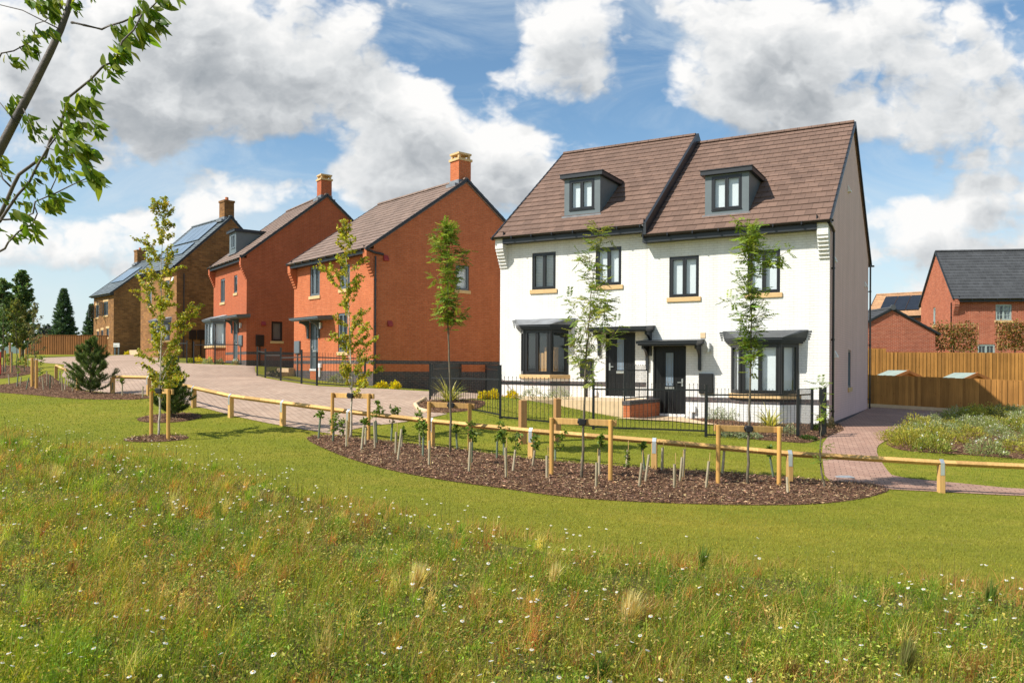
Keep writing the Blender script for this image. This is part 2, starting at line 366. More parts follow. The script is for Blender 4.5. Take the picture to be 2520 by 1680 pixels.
M['path'] = paving('red_block_paving', (.39,.245,.18), (.34,.2,.145), (.15,.09,.065), R(20))
def lawn_mat():
    m, k, b = base_mat('lawn_turf'); v = objc(k)
    mp = k.n('ShaderNodeMapping', inp={'Scale': (1, 1.6, 1)}); k.l(v, mp.inputs[0])
    n1 = k.noise(mp.outputs[0], .35, 5, .6); n2 = k.noise(mp.outputs[0], 2.6, 5, .65); n3 = k.noise(v, 38, 4, .7)
    c = k.ramp(n1, [(.3, (.17, .19, .02)), (.5, (.215, .215, .024)), (.72, (.27, .235, .034))])
    c = k.mix(1.0, c, k.ramp(n2, [(.3, (.82, .88, .8)), (.7, (1.14, 1.1, 1.15))]), 'MULTIPLY')
    c = k.mix(1.0, c, k.ramp(n3, [(.25, (.55, .6, .5)), (.7, (1.3, 1.25, 1.2))]), 'MULTIPLY')
    k.l(c, b.inputs['Base Color']); b.inputs['Roughness'].default_value = .9; b.inputs['Specular IOR Level'].default_value = .1
    bp = k.n('ShaderNodeBump', inp={'Strength': .7, 'Distance': .03}); k.l(n3, bp.inputs['Height']); k.l(bp.outputs[0], b.inputs['Normal']); return m
M['lawn'] = lawn_mat()
def soil_mat():
    m, k, b = base_mat('bark_mulch'); v = objc(k)
    vo = k.n('ShaderNodeTexVoronoi', inp={'Scale': 26, 'Randomness': 1}); k.l(v, vo.inputs['Vector'])
    wn = k.n('ShaderNodeSeparateColor'); k.l(vo.outputs['Color'], wn.inputs[0])
    c = k.ramp(wn.outputs[0], [(0, (.045, .022, .013)), (.55, (.115, .06, .035)), (.85, (.20, .11, .062)), (1, (.34, .2, .11))])
    k.l(c, b.inputs['Base Color']); b.inputs['Roughness'].default_value = .95; b.inputs['Specular IOR Level'].default_value = .1
    bp = k.n('ShaderNodeBump', inp={'Strength': 1, 'Distance': .03}); k.l(vo.outputs['Distance'], bp.inputs['Height']); k.l(bp.outputs[0], b.inputs['Normal']); return m
M['mulch'] = soil_mat()
M['meadow_soil'] = plain('meadow_floor', (.085,.07,.026), .95, var=.5, scale=2.5, bump=.02, spec=.1)
M['hill'] = plain('distant_field', (.09,.13,.10), .95, var=.2, scale=.01)

# ------------------------------------------------------------------ ground and sheets
def chaikin(P, n=2):
    P = [np.array(p[:2], float) for p in P]
    for _ in range(n):
        Q = []
        for i in range(len(P)):
            a, b = P[i], P[(i + 1) % len(P)]; Q += [a * .75 + b * .25, a * .25 + b * .75]
        P = Q
    return P
def gpoly(px): return [tuple(ground(u, v)[:2]) for u, v in px]
def inside(poly, X, Y):
    X = np.asarray(X); Y = np.asarray(Y); r = np.zeros(X.shape, bool); n = len(poly)
    for i in range(n):
        x0, y0 = poly[i]; x1, y1 = poly[(i + 1) % n]
        if y0 == y1: continue
        c = ((y0 > Y) != (y1 > Y)) & (X < (x1 - x0) * (Y - y0) / (y1 - y0) + x0); r ^= c
    return r
def sheet(name, poly, mat, lift, step=0.6, kind='structure', zfun=None, label=None):
    poly = [(float(a), float(b)) for a, b in poly]
    xs = [p[0] for p in poly]; ys = [p[1] for p in poly]
    gx, gy = np.meshgrid(np.arange(min(xs), max(xs), step), np.arange(min(ys), max(ys), step))
    k = inside(poly, gx.ravel(), gy.ravel()); pts = list(zip(gx.ravel()[k], gy.ravel()[k]))
    vs = [Vector(p) for p in poly] + [Vector((float(a), float(b))) for a, b in pts]
    n = len(poly)
    out = delaunay_2d_cdt(vs, [(i, (i + 1) % n) for i in range(n)], [], 1, 1e-4)
    V2 = np.array([(v.x, v.y) for v in out[0]]); z = (zfun or Gn)(V2[:, 0], V2[:, 1]) + lift
    me = bpy.data.meshes.new(name); me.from_pydata(np.column_stack([V2, z]).tolist(), [], [tuple(f) for f in out[2]])
    bm = bmesh.new(); bm.from_mesh(me)
    for f in bm.faces:
        if f.normal.z < 0: f.normal_flip()
    bm.to_mesh(me); bm.free()
    me.materials.append(mat); me.polygons.foreach_set('use_smooth', [True] * len(me.polygons)); me.update()
    o = link(name, me); o['kind'] = kind
    if label: o['label'] = label
    return o
def axis(lo, hi, step, outs): return np.concatenate([np.array(outs[0]), np.arange(lo, hi + 1e-6, step), np.array(outs[1])])
gx = axis(-48, 34, .5, ([-1500, -700, -300, -150, -90, -65], [45, 70, 120, 300, 700, 1500])); gy = axis(-4, 76, .5, ([-60, -25, -10], [85, 100, 140, 250, 500, 900, 1800]))
XX, YY = np.meshgrid(gx, gy); ZZ = Gn(XX, YY)
nx_, ny_ = len(gx), len(gy); ii = (np.arange(ny_ - 1)[:, None] * nx_ + np.arange(nx_ - 1)).ravel()
lawn = np_mesh('lawn', np.column_stack([XX.ravel(), YY.ravel(), ZZ.ravel()]), np.column_stack([ii, ii + 1, ii + nx_ + 1, ii + nx_]), M['lawn'])
lawn.data.polygons.foreach_set('use_smooth', [True] * len(lawn.data.polygons)); lawn['kind'] = 'structure'

# distant hills beyond the estate
mb = MB(); prof = []
for i in range(60):
    x = -900 + i * 30; prof.append((x, 24 + 6 * math.sin(i * .35) + 4 * math.sin(i * .9 + 1)))
vs = []; fs = []
for i, (x, h) in enumerate(prof): vs += [(x, 640, 0), (x, 700, h * .8), (x, 780, h), (x, 950, h * .6)]
for i in range(len(prof) - 1):
    for j in range(3): fs.append((i * 4 + j, (i + 1) * 4 + j, (i + 1) * 4 + j + 1, i * 4 + j + 1))
mb.add(vs, fs); o = mb.build('hills', M['hill'], smooth=True); o['kind'] = 'structure'

DRIVE = [(118,880),(284,874),(318,873),(395,874),(438,893),(500,896),(557,898),(601,899),(606,900),(632,901),(631,925),(640,926.5),(655,931),(690,937),(742,945),(781,950),
 (863,954),(960,958),(994,960),(1050,963),(1140,958),(1236,950),(1236,975),(1190,981),(1100,985),(1040,987),(1023,997),(1030,1008),(1101,1019),(1059,1028),(1000,1038),(953,1044),(923,1046),(868,1057),
 (846,1073),(812,1067),(753,1058),(656,1041),(576,1024),(510,1006),(470,999),(420,985),(365,971),(275,968),(190,958),(152,925),(158,897),(112,893),(60,884)]
PATH = [(2025,1083),(2023,1126),(2032,1186),(2100,1200),(2201,1205),(2326,1211),(2520,1221),(2700,1226),(2700,1208),(2520,1205),(2352,1188),(2199,1174),(2181,1155),(2158,1119),(2158,1099),(2173,1088),(2196,1077),(2230,1060),(2308,1045),(2400,1022),(2560,1028),(2560,1018),
 (2377,1010),(2138,998),(2125,1004),(2045,1040),(2068,1058)]
BED = [(749,1079),(782,1097),(846,1124),(919,1147),(995,1165),(1091,1182),(1240,1202),(1391,1224),(1519,1233),(1700,1240),(1813,1243),(1966,1243),(2068,1236),(2145,1223),(2201,1203),(2145,1190),(2017,1182),(1838,1167),(1660,1156),(1604,1152),(1412,1141),(1200,1117),(1165,1109),(1059,1098),(910,1081),(812,1071),(772,1072)]
BED_L = [(-60,962),(0,966),(69,971),(149,979),(207,983),(367,984),(370,972),(275,969),(190,960),(138,934),(115,917),(90,931),(60,939),(0,948),(-60,952)]
BED_L2 = [(-60,938),(0,932),(57,925),(110,911),(76,900),(0,899),(-60,899)]
FBED = [(2176,1090),(2199,1104),(2250,1112),(2352,1117),(2520,1130),(2640,1136),(2640,1026),(2520,1022),(2402,1018),(2308,1045),(2198,1077)]
GBED = [(1781,1070),(1839,1080),(1927,1087),(1985,1091),(2011,1084),(2060,1068),(2085,1056),(2053,1038),(1960,1025),(1800,1024),(1700,1020),(1675,1028),(1764,1046)]
PBED = [(1023,998),(1029,1008),(1060,1016),(1100,1017),(1170,1009),(1196,996),(1190,984),(1110,984),(1040,986)]
wDRIVE = gpoly(DRIVE); wPATH = gpoly(PATH)
wBED = chaikin(gpoly(BED), 2); wBEDL = chaikin(gpoly(BED_L), 1); wBEDL2 = chaikin(gpoly(BED_L2), 1); wFBED = chaikin(gpoly(FBED), 2); wGBED = chaikin(gpoly(GBED), 1); wPBED = chaikin(gpoly(PBED), 2)
sheet('driveway', wDRIVE, M['drive'], .012); sheet('path', chaikin(wPATH, 1), M['path'], .012)
def domed(poly, h):
    P = np.array(poly)
    def f(x, y):
        d = np.full(len(x), 1e9)
        for i in range(len(P)):
            a, b = P[i], P[(i + 1) % len(P)]; ab = b - a; t = np.clip(((x - a[0]) * ab[0] + (y - a[1]) * ab[1]) / (ab @ ab + 1e-9), 0, 1)
            d = np.minimum(d, np.hypot(x - a[0] - t * ab[0], y - a[1] - t * ab[1]))
        return Gn(x, y) + h * np.clip(d / .5, 0, 1) ** .6
    return f
def circle_poly(u, v, r, n=20):
    c = ground(u, v); return [(c.x + r * math.cos(2 * math.pi * i / n), c.y + r * math.sin(2 * math.pi * i / n)) for i in range(n)]
wRING = circle_poly(385.6, 1080, .63); wPRING = circle_poly(418, 1028, .75)
BEDS = [wBED, wBEDL, wBEDL2, wFBED, wGBED, wPBED, wRING, wPRING]
for p, h in zip(BEDS, (.05, .05, .05, .05, .04, .05, .05, .04)): sheet('mulch_bed', p, M['mulch'], .008, .35, zfun=domed(p, h))

# bark chips scattered over the beds (stuff)
def scatter_in(poly, n, rng=RNG):
    P = np.array(poly); lo, hi = P.min(0), P.max(0); out = []
    while sum(map(len, out)) < n:
        q = rng.uniform(lo, hi, (n * 2, 2)); out.append(q[inside(poly, q[:, 0], q[:, 1])])
    return np.concatenate(out)[:n]
def poly_area(p):
    p = np.array(p); x, y = p[:, 0], p[:, 1]; return .5 * abs(np.dot(x, np.roll(y, 1)) - np.dot(y, np.roll(x, 1)))
Vs, Fs, Cs, off = [], [], [], 0
for p, h, den in zip(BEDS, (.05, .05, .05, .05, .04, .05, .05, .04), (620, 160, 60, 100, 320, 200, 600, 260)):
    n = int(poly_area(p) * den); q = scatter_in(p, n); z = domed(p, h)(q[:, 0], q[:, 1]) + .012 + RNG.uniform(0, .02, n)
    d = unit(np.column_stack([RNG.normal(size=(n, 2)), RNG.normal(0, .28, n)])); s = side_of(d); s = unit(s * [1, 1, .5])
    V, F, C = leaves(np.column_stack([q, z]), d, s, RNG.uniform(.025, .08, n), RNG.uniform(.008, .022, n), tints([(.13,.066,.037),(.085,.043,.025),(.19,.105,.06),(.28,.165,.09),(.44,.29,.16)], n, .25), .0, .5)
    Vs.append(V); Fs.append(F + off); Cs.append(C); off += len(V)
m_, k_, b_ = base_mat('bark_chip'); a_ = k_.n('ShaderNodeAttribute', attribute_name='tint'); k_.l(a_.outputs['Color'], b_.inputs['Base Color']); b_.inputs['Roughness'].default_value = .85; M['chip'] = m_
o = np_mesh('bark_chips', np.concatenate(Vs), np.concatenate(Fs), M['chip'], cols=np.concatenate(Cs)); tag(o, 'brown shredded bark chips covering the planting beds', 'bark mulch', kind='stuff')

# ------------------------------------------------------------------ houses
class House:
    def __init__(s, name, label, ox, oy, ang, W, D, base, zg, zr, ov, wall, tilem, trim, cat='house', group=None):
        """heights are relative to the eye; zg = eaves line at the overhang ov, zr = ridge"""
        s.base = base + CZ; s.e = empty(name, (ox, oy, s.base), ang, label, cat, group)
        s.W, s.D, s.ov = W, D, ov; s.L = lambda z: z + CZ - s.base
        s.zg, s.zr = s.L(zg), s.L(zr); s.k = (s.zr - s.zg) / (D / 2 + ov); s.zt = s.zg + s.k * ov - .10
        s.wall, s.tile, s.trim = wall, tilem, trim
        s.ax = Vector((math.cos(ang), math.sin(ang), 0)); s.ay = Vector((-math.sin(ang), math.cos(ang), 0)); s.o = Vector((ox, oy, s.base))
    def loc(s, p): d = Vector(p) - s.o; return Vector((d.dot(s.ax), d.dot(s.ay), d.z))
    def hit(s, u, v, n, p0):
        d = ray(u, v); O = Vector((0, 0, CZ)); n = s.ax * n[0] + s.ay * n[1] + Vector((0, 0, n[2] if len(n) > 2 else 0))
        P0 = s.o + s.ax * p0[0] + s.ay * p0[1] + Vector((0, 0, p0[2])); t = (P0 - O).dot(n) / d.dot(n); return s.loc(O + d * t)
    def fr(s, u, v, o=0.0): p = s.hit(u, v, (0, 1), (0, -o, 0)); return p.x, p.z
    def ga(s, u, v, o=0.0): p = s.hit(u, v, (1, 0), (s.W + o, 0, 0)); return p.y, p.z
    def gl(s, u, v, o=0.0): p = s.hit(u, v, (1, 0), (-o, 0, 0)); return p.y, p.z
    def rect(s, uL, uR, vT, vB, f=None, o=0.0):
        f = f or s.fr; a0 = f(uL, (vT + vB) / 2, o)[0]; a1 = f(uR, (vT + vB) / 2, o)[0]; um = (uL + uR) / 2
        return min(a0, a1), max(a0, a1), f(um, vB, o)[1], f(um, vT, o)[1]
    TF = staticmethod(lambda a, o, z: (a, -o, z))
    def TG(s, a, o, z): return (s.W + o, a, z)
    def TL(s, a, o, z): return (-o, a, z)
    def shell(s, front=(), gable=(), left=(), back=True, gmat=None):
        mb = MB(); gb = MB() if gmat else None; z0 = -1.2
        def panel(T, A, holes, mb=mb):
            xs = sorted({0, A, *[h[0] for h in holes], *[h[1] for h in holes]}); zs = sorted({z0, s.zt, *[h[2] for h in holes], *[h[3] for h in holes]})
            for i in range(len(xs) - 1):
                for j in range(len(zs) - 1):
                    cx, cz = (xs[i] + xs[i + 1]) / 2, (zs[j] + zs[j + 1]) / 2
                    if any(h[0] < cx < h[1] and h[2] < cz < h[3] for h in holes): continue
                    mb.quad(T(xs[i], 0, zs[j]), T(xs[i + 1], 0, zs[j]), T(xs[i + 1], 0, zs[j + 1]), T(xs[i], 0, zs[j + 1]))
            for a0, a1, b0, b1 in holes:
                d = -.11
                for (p, q) in (((a0, b0), (a1, b0)), ((a1, b0), (a1, b1)), ((a1, b1), (a0, b1)), ((a0, b1), (a0, b0))):
                    mb.quad(T(p[0], 0, p[1]), T(q[0], 0, q[1]), T(q[0], d, q[1]), T(p[0], d, p[1]))
        panel(s.TF, s.W, front); panel(s.TG, s.D, gable, gb or mb); panel(s.TL, s.D, left); panel(lambda a, o, z: (a, s.D + o, z), s.W, ())
        ap = s.zr - .10
        for T, m_ in ((s.TG, gb or mb), (s.TL, mb)): m_.add([T(0, 0, s.zt), T(s.D, 0, s.zt), T(s.D / 2, 0, ap)], [(0, 1, 2)])
        mb.build('wall', s.wall, s.e, recalc=False)
        if gb: gb.build('gable_wall', gmat, s.e, recalc=False)
    def roof(s, n=20, vl=.06, vr=.06, ridge=True, rear=True, th=.028):
        mb = MB(); x0, x1 = -vl, s.W + vr
        for sgn in ((0, 1) if rear else (0,)):
            ye, yr = (-s.ov, s.D / 2) if sgn == 0 else (s.D + s.ov, s.D / 2)
            dy, dz = yr - ye, s.zr - s.zg; Ln = math.hypot(dy, dz); ny, nz = -dz / Ln * (1 if dy > 0 else -1), abs(dy) / Ln
            P = lambda t, h: (ye + dy * t + ny * h, s.zg + dz * t + nz * h)
            for i in range(n):
                a, b, c = P(i / n, th), P(min(1, (i + 1.12) / n), .003), P(i / n, -.01)
                mb.quad((x0, *a), (x1, *a), (x1, *b), (x0, *b)); mb.quad((x0, *c), (x1, *c), (x1, *a), (x0, *a))
            q = [P(0, -.012), P(1, -.012), P(1, -.13), P(.0, -.09)]
            mb.prism(q, x0 + .01, x1 - .01, lambda a, b, e: (e, a, b))
        rf = mb.build('roof', s.tile, s.e, recalc=False)
        if ridge:
            mb = MB(); k = max(3, int((x1 - x0) / .45)); w = (x1 - x0) / k
            for i in range(k):
                a, b = x0 + i * w, x0 + (i + 1) * w - .012; ang = math.atan(s.k)
                pr = [(s.D / 2 + .13 * math.cos(t), s.zr + .015 + .11 * math.sin(t) - .04) for t in [R(x) for x in range(0, 181, 30)]]
                mb.prism(pr, a, b, lambda p, q, e: (e, p, q))
            mb.build('ridge_tile', s.tile, rf)
        for xe in ((x1 - .005, x1 + .05), (x0 - .05, x0 + .005)):
            mb = MB()
            for ye, yr in ((-s.ov - .02, s.D / 2), (s.D + s.ov + .02, s.D / 2)):
                dy, dz = yr - ye, s.zr - s.zg; sg = 1 if dy > 0 else -1; Ln = math.hypot(dy, dz); ny, nz = -dz / Ln * sg, abs(dy) / Ln
                P = lambda t, h: (ye + dy * t + ny * h, s.zg + dz * t + nz * h)
                m = n // 2 if n > 12 else n
                for i in range(n):
                    mb.prism([P(i / n, .038), P((i + 1) / n, .026), P((i + 1) / n, -.075), P(i / n, -.075)], *xe, lambda a, b, e: (e, a, b))
            mb.build('verge_trim', s.trim, s.e)
        return rf
    def eaves(s, x0, x1, drop=.23, gut=None, gx=None):
        fb = s.zg - drop; mb = MB(); T = s.TF
        mb.box(x0, x1, s.ov - .045, s.ov - .02, fb, s.zg - .015, T); mb.box(x0, x1, .004, s.ov - .045, fb + .01, fb + .03, T)
        mb.box(x0, x0 + .02, .004, s.ov - .045, fb, s.zt - .02, T); mb.box(x1 - .02, x1, .004, s.ov - .045, fb, s.zt - .02, T)
        mb.build('fascia', s.trim, s.e)
        g0, g1 = gx or (x0 - .1, x1 + .1); mb = MB(); zc = s.zg - .005; oc = s.ov + .045
        pr = [(oc + .062 * math.cos(t), zc + .062 * math.sin(t)) for t in [R(a) for a in range(180, 361, 30)]] + [(oc + .054 * math.cos(t), zc + .054 * math.sin(t)) for t in [R(a) for a in range(360, 179, -30)]]
        mb.prism(pr, g0, g1, lambda a, b, e: T(e, a, b))
        k = max(2, int((g1 - g0) / .72))
        for i in range(k + 1):
            a = g0 + .06 + (g1 - g0 - .12) * i / k; mb.box(a - .02, a + .02, s.ov - .03, s.ov + .115, zc - .085, zc + .004, T)
        mb.build('gutter', gut or M['gutter'], s.e)
        mb = MB(); zc = s.zg; oc = s.ov + .045
        mb.prism(pr, g0 - .02, g1 + .02, lambda a, b, e: (e, s.D + a, b)); mb.build('gutter', gut or M['gutter'], s.e)
    def band(s, z0, z1, fronts, gable=True, mat=None, name='brick_band', left=False):
        mb = MB()
        for a0, a1 in fronts: mb.box(a0, a1, -.004, .003, z0, z1, s.TF)
        if gable: mb.box(-.003, s.D, -.004, .003, z0, z1, s.TG)
        mb.build(name, mat or M['blue_brick'], s.e)
    def corbel(s, a0, a1, zt, h=.98, out=.34, n=6, mat=None):
        mb = MB(); hb = h * .36; mb.box(a0, a1, -.01, out, zt - hb, zt, s.TF)
        st = (h - hb) / n
        for i in range(n):
            o = out * (1 - (i + .6) / n * .92); mb.box(a0 + .004, a1 - .004, -.01, o, zt - hb - st * (i + 1) + .012, zt - hb - st * i - .0, s.TF)
            mb.box(a0 + .01, a1 - .01, -.01, o - .02, zt - hb - st * (i + 1), zt - hb - st * (i + 1) + .012, s.TF)
        mb.build('corbel', mat or s.wall, s.e)
    def pipe(s, T, a, o, z0, z1, r=.034, hopper=True):
        mb = MB(); mb.tube([T(a, o, z0), T(a, o, z1)], r, 8)
        k = max(2, int((z1 - z0) / 1.7))
        for i in range(k): z = z0 + (z1 - z0) * (i + .5) / k; mb.tube([T(a, o, z - .03), T(a, o, z + .03)], r * 1.3, 8); mb.box(a - .045, a + .045, 0, .03, z - .02, z + .02, T)
        mb.build('downpipe', M['gutter'], s.e)
    def chimney(s, x0, x1, y0, y1, z0, z1, mat, style):
        mb = MB(); mb.box(x0, x1, -y1, -y0, z0, z1, s.TF); c = mb.build('chimney', mat, s.e)
        mb = MB(); fx = .05
        mb.box(x0 - .03, x1 + .03, -y1 - .03, -y0 + .03, s.zr - .35, s.zr - .02, s.TF); mb.box(x0 - .02, x1 + .02, -y1 - .22, -y0 + .22, s.zr - .36, s.zr - .2, s.TF)
        mb.build('flashing', M['lead'], c)
        mb = MB()
        if style == 'cap':
            mb.box(x0 - .05, x1 + .05, -y1 - .05, -y0 + .05, z1, z1 + .10, s.TF)
            xm, ym = (x0 + x1) / 2, (y0 + y1) / 2
            for xx in (x0 + .02, x1 - .12): 
                for yy in (y0 + .02, y1 - .12): mb.box(xx, xx + .1, -yy - .1, -yy, z1 + .10, z1 + .27, s.TF)
            mb.box(x0 - .02, x1 + .02, -y1 - .02, -y0 + .02, z1 + .27, z1 + .35, s.TF)
            mb.build('chimney_cap', M['sill'], c)
        else:
            mb.box(x0 - .04, x1 + .04, -y1 - .04, -y0 + .04, z1, z1 + .14, s.TF); mb.build('chimney_cap', mat, c)
            mb = MB(); mb.tube([((x0 + x1) / 2, (y0 + y1) / 2, z1 + .13), ((x0 + x1) / 2, (y0 + y1) / 2, z1 + .4)], [.13, .11], 10); mb.build('chimney_pot', M['terracotta'], c)

def frame_bars(mb, T, a0, a1, z0, z1, w, o0, o1):
    mb.box(a0, a1, o0, o1, z0, z0 + w, T); mb.box(a0, a1, o0, o1, z1 - w, z1, T)
    mb.box(a0, a0 + w, o0, o1, z0 + w, z1 - w, T); mb.box(a1 - w, a1, o0, o1, z0 + w, z1 - w, T)
def slats(mb, T, a0, a1, z0, z1, o):
    k = max(4, int((z1 - z0) / .05))
    for i in range(k):
        z = z0 + (z1 - z0) * (i + .5) / k; mb.quad(T(a0, o - .015, z - .012), T(a1, o - .015, z - .012), T(a1, o + .012, z + .02), T(a0, o + .012, z + .02))
def fill(par, T, a0, a1, z0, z1, kind, o=-.14):
    if kind == 'blind': mb = MB(); slats(mb, T, a0, a1, z0 + .03, z1, o); mb.build('blind', M['blind'], par, recalc=False)
    elif kind == 'sheet': mb = MB(); mb.box(a0, a1, o - .01, o, z0, z1, T); mb.build('blind', M['blind'], par)
    elif kind == 'curtain':
        mb = MB(); w = (a1 - a0) * .3
        for s0, s1 in ((a0, a0 + w), (a1 - w, a1)):
            n = 10
            for i in range(n):
                p, q = s0 + (s1 - s0) * i / n, s0 + (s1 - s0) * (i + 1) / n; e, f = (o, o - .03) if i % 2 else (o - .03, o)
                mb.quad(T(p, e, z0), T(q, f, z0), T(q, f, z1), T(p, e, z1))
        mb.build('curtain', M['curtain'], par, recalc=False)
def window(H, T, a0, a1, z0, z1, lights=2, mat=None, sill=True, inner='blind', rec=.035, w=.05, cw=.05, dark=False, name='window', bars=None, sub=None):
    """outer frame, casements, panes, stone sill; inner = what hangs behind the glass"""
    mat = mat or M['upvc']; mb = MB(); d0, d1 = -rec - .07, -rec
    e = .002
    frame_bars(mb, T, a0 + e, a1 - e, z0 + e, z1 - e, w, d0, d1)
    mb.box(a0 + e, a1 - e, d1, d1 + .03, z0 + e, z0 + .03, T)
    cell = (a1 - a0 - 2 * w) / lights; pan = MB()
    for i in range(lights):
        p, q = a0 + w + cell * i, a0 + w + cell * (i + 1)
        frame_bars(mb, T, p + .003, q - .003, z0 + w + .003, z1 - w - .003, cw, d0 + .01, d1 + .012)
        pan.quad(*[T(*c) for c in ((p + cw, d0 + .04, z0 + w + cw), (q - cw, d0 + .04, z0 + w + cw), (q - cw, d0 + .04, z1 - w - cw), (p + cw, d0 + .04, z1 - w - cw))])
        if bars:
            mb.box((p + q) / 2 - .012, (p + q) / 2 + .012, d0 + .042, d0 + .06, z0 + w + cw, z1 - w - cw, T)
            for t in range(1, bars): zz = z0 + (z1 - z0) * t / bars; mb.box(p + cw, q - cw, d0 + .044, d0 + .058, zz - .012, zz + .012, T)
    par = H if isinstance(H, bpy.types.Object) else H.e
    wdw = mb.build(name, mat, par); holder = sub or wdw
    pan.build('pane', M['glass_dark'] if dark else M['glass'], wdw if sub is None else sub, recalc=False)
    fill(holder, T, a0 + w, a1 - w, z0 + w, z1 - w, inner, d0 - .05)
    if sill:
        mb = MB(); mb.box(a0 - .07, a1 + .07, -.10, .045, z0 - .14, z0 - .001, T); mb.build('sill', M['sill'], holder, bevel=.006)
    return wdw
def door(H, T, a0, a1, z0, z1, mat, hinge='L', glaze=(.36, .62, .42, .9), step=None):
    mb = MB(); d = -.075
    mb.box(a0 + .002, a0 + .06, -.11, -.02, z0, z1 - .002, T); mb.box(a1 - .06, a1 - .002, -.11, -.02, z0, z1 - .002, T); mb.box(a0 + .06, a1 - .06, -.11, -.02, z1 - .06, z1 - .002, T)
    p, q = a0 + .062, a1 - .062; mb.box(p, q, -.11, d + .02, z0 + .03, z1 - .062, T)
    wd, ht = q - p, z1 - z0
    g0, g1, h0, h1 = p + wd * glaze[0], p + wd * glaze[1], z0 + ht * glaze[2], z0 + ht * glaze[3]
    frame_bars(mb, T, g0 - .03, g1 + .03, h0 - .03, h1 + .03, .03, d + .02, d + .035)
    for (x0, x1, y0, y1) in ((p + .09, p + wd * .3, z0 + .15, z0 + ht * .36), (p + wd * .7, q - .09, z0 + .15, z0 + ht * .36), (p + .09, p + wd * .27, z0 + ht * .45, z0 + ht * .92), (p + wd * .73, q - .09, z0 + ht * .45, z0 + ht * .92)):
        frame_bars(mb, T, x0, x1, y0, y1, .02, d + .02, d + .028)
    dr = mb.build('door', mat, H.e)
    mb = MB(); mb.box(g0, g1, d + .015, d + .024, h0, h1, T); mb.build('glazing', M['solar'], dr)
    mb = MB()
    for x in (g0 + (g1 - g0) * .25, g0 + (g1 - g0) * .75): mb.box(x - .006, x + .006, d + .024, d + .03, h0, h1, T)
    for z in (h0 + .12, h1 - .12): mb.box(g0, g1, d + .024, d + .0285, z - .006, z + .006, T)
    mb.build('glazing_lead', M['lead'], dr)
    mb = MB(); zc = z0 + ht * .385; mb.box((p + q) / 2 - .15, (p + q) / 2 + .15, d + .02, d + .05, zc - .04, zc + .04, T); mb.build('letterbox', M['steel'], dr, bevel=.008)
    hx = q - .07 if hinge == 'L' else p + .07; zz = z0 + ht * .47; mb = MB()
    mb.box(hx - .025, hx + .025, d + .02, d + .035, zz - .12, zz + .12, T); sg = -1 if hinge == 'L' else 1
    mb.box(min(hx, hx + sg * .14), max(hx, hx + sg * .14), d + .05, d + .07, zz - .012, zz + .015, T); mb.box(hx - .012, hx + .012, d + .035, d + .05, zz - .012, zz + .012, T)
    mb.build('handle', M['steel'], dr)
    mb = MB(); mb.box(a0 + .002, a1 - .002, -.10, .02, z0 - .06, z0 + .028, T); mb.build('threshold', M['white'], dr, bevel=.004)
    return dr
def canopy(H, T, a0, a1, z, proj=.75, th=.07, mat=None, bmat=None, bh=.75, bx=None):
    mat = mat or M['fascia']; mb = MB()
    mb.prism([(.003, z + .06), (proj, z), (proj, z - th), (.003, z - th)], a0, a1, lambda o, zz, e: T(e, o, zz))
    mb.prism([(.003, z + .075), (proj + .03, z + .012), (proj + .03, z + .002), (.003, z + .062)], a0 - .03, a1 + .03, lambda o, zz, e: T(e, o, zz))
    mb.box(a0 + .04, a1 - .04, .003, proj - .06, z - th - .05, z - th, T)
    cp = mb.build('door_canopy', mat, H.e)
    for bx_ in bx or (a0 + .12, a1 - .12):
        mb = MB(); zt = z - th - .05; pr = [(.002, zt), (proj * .62, zt), (proj * .62, zt - .08)]
        for i in range(7): t = i / 6 * math.pi / 2; pr.append((.09 + (proj * .62 - .1) * (1 - math.sin(t)), zt - .1 - .28 * (1 - math.cos(t))))
        pr += [(.085, zt - bh), (.002, zt - bh - .02)]
        mb.prism(pr, bx_ - .04, bx_ + .04, lambda o, zz, e: T(e, o, zz)); mb.build('bracket', bmat or mat, cp)
    return cp
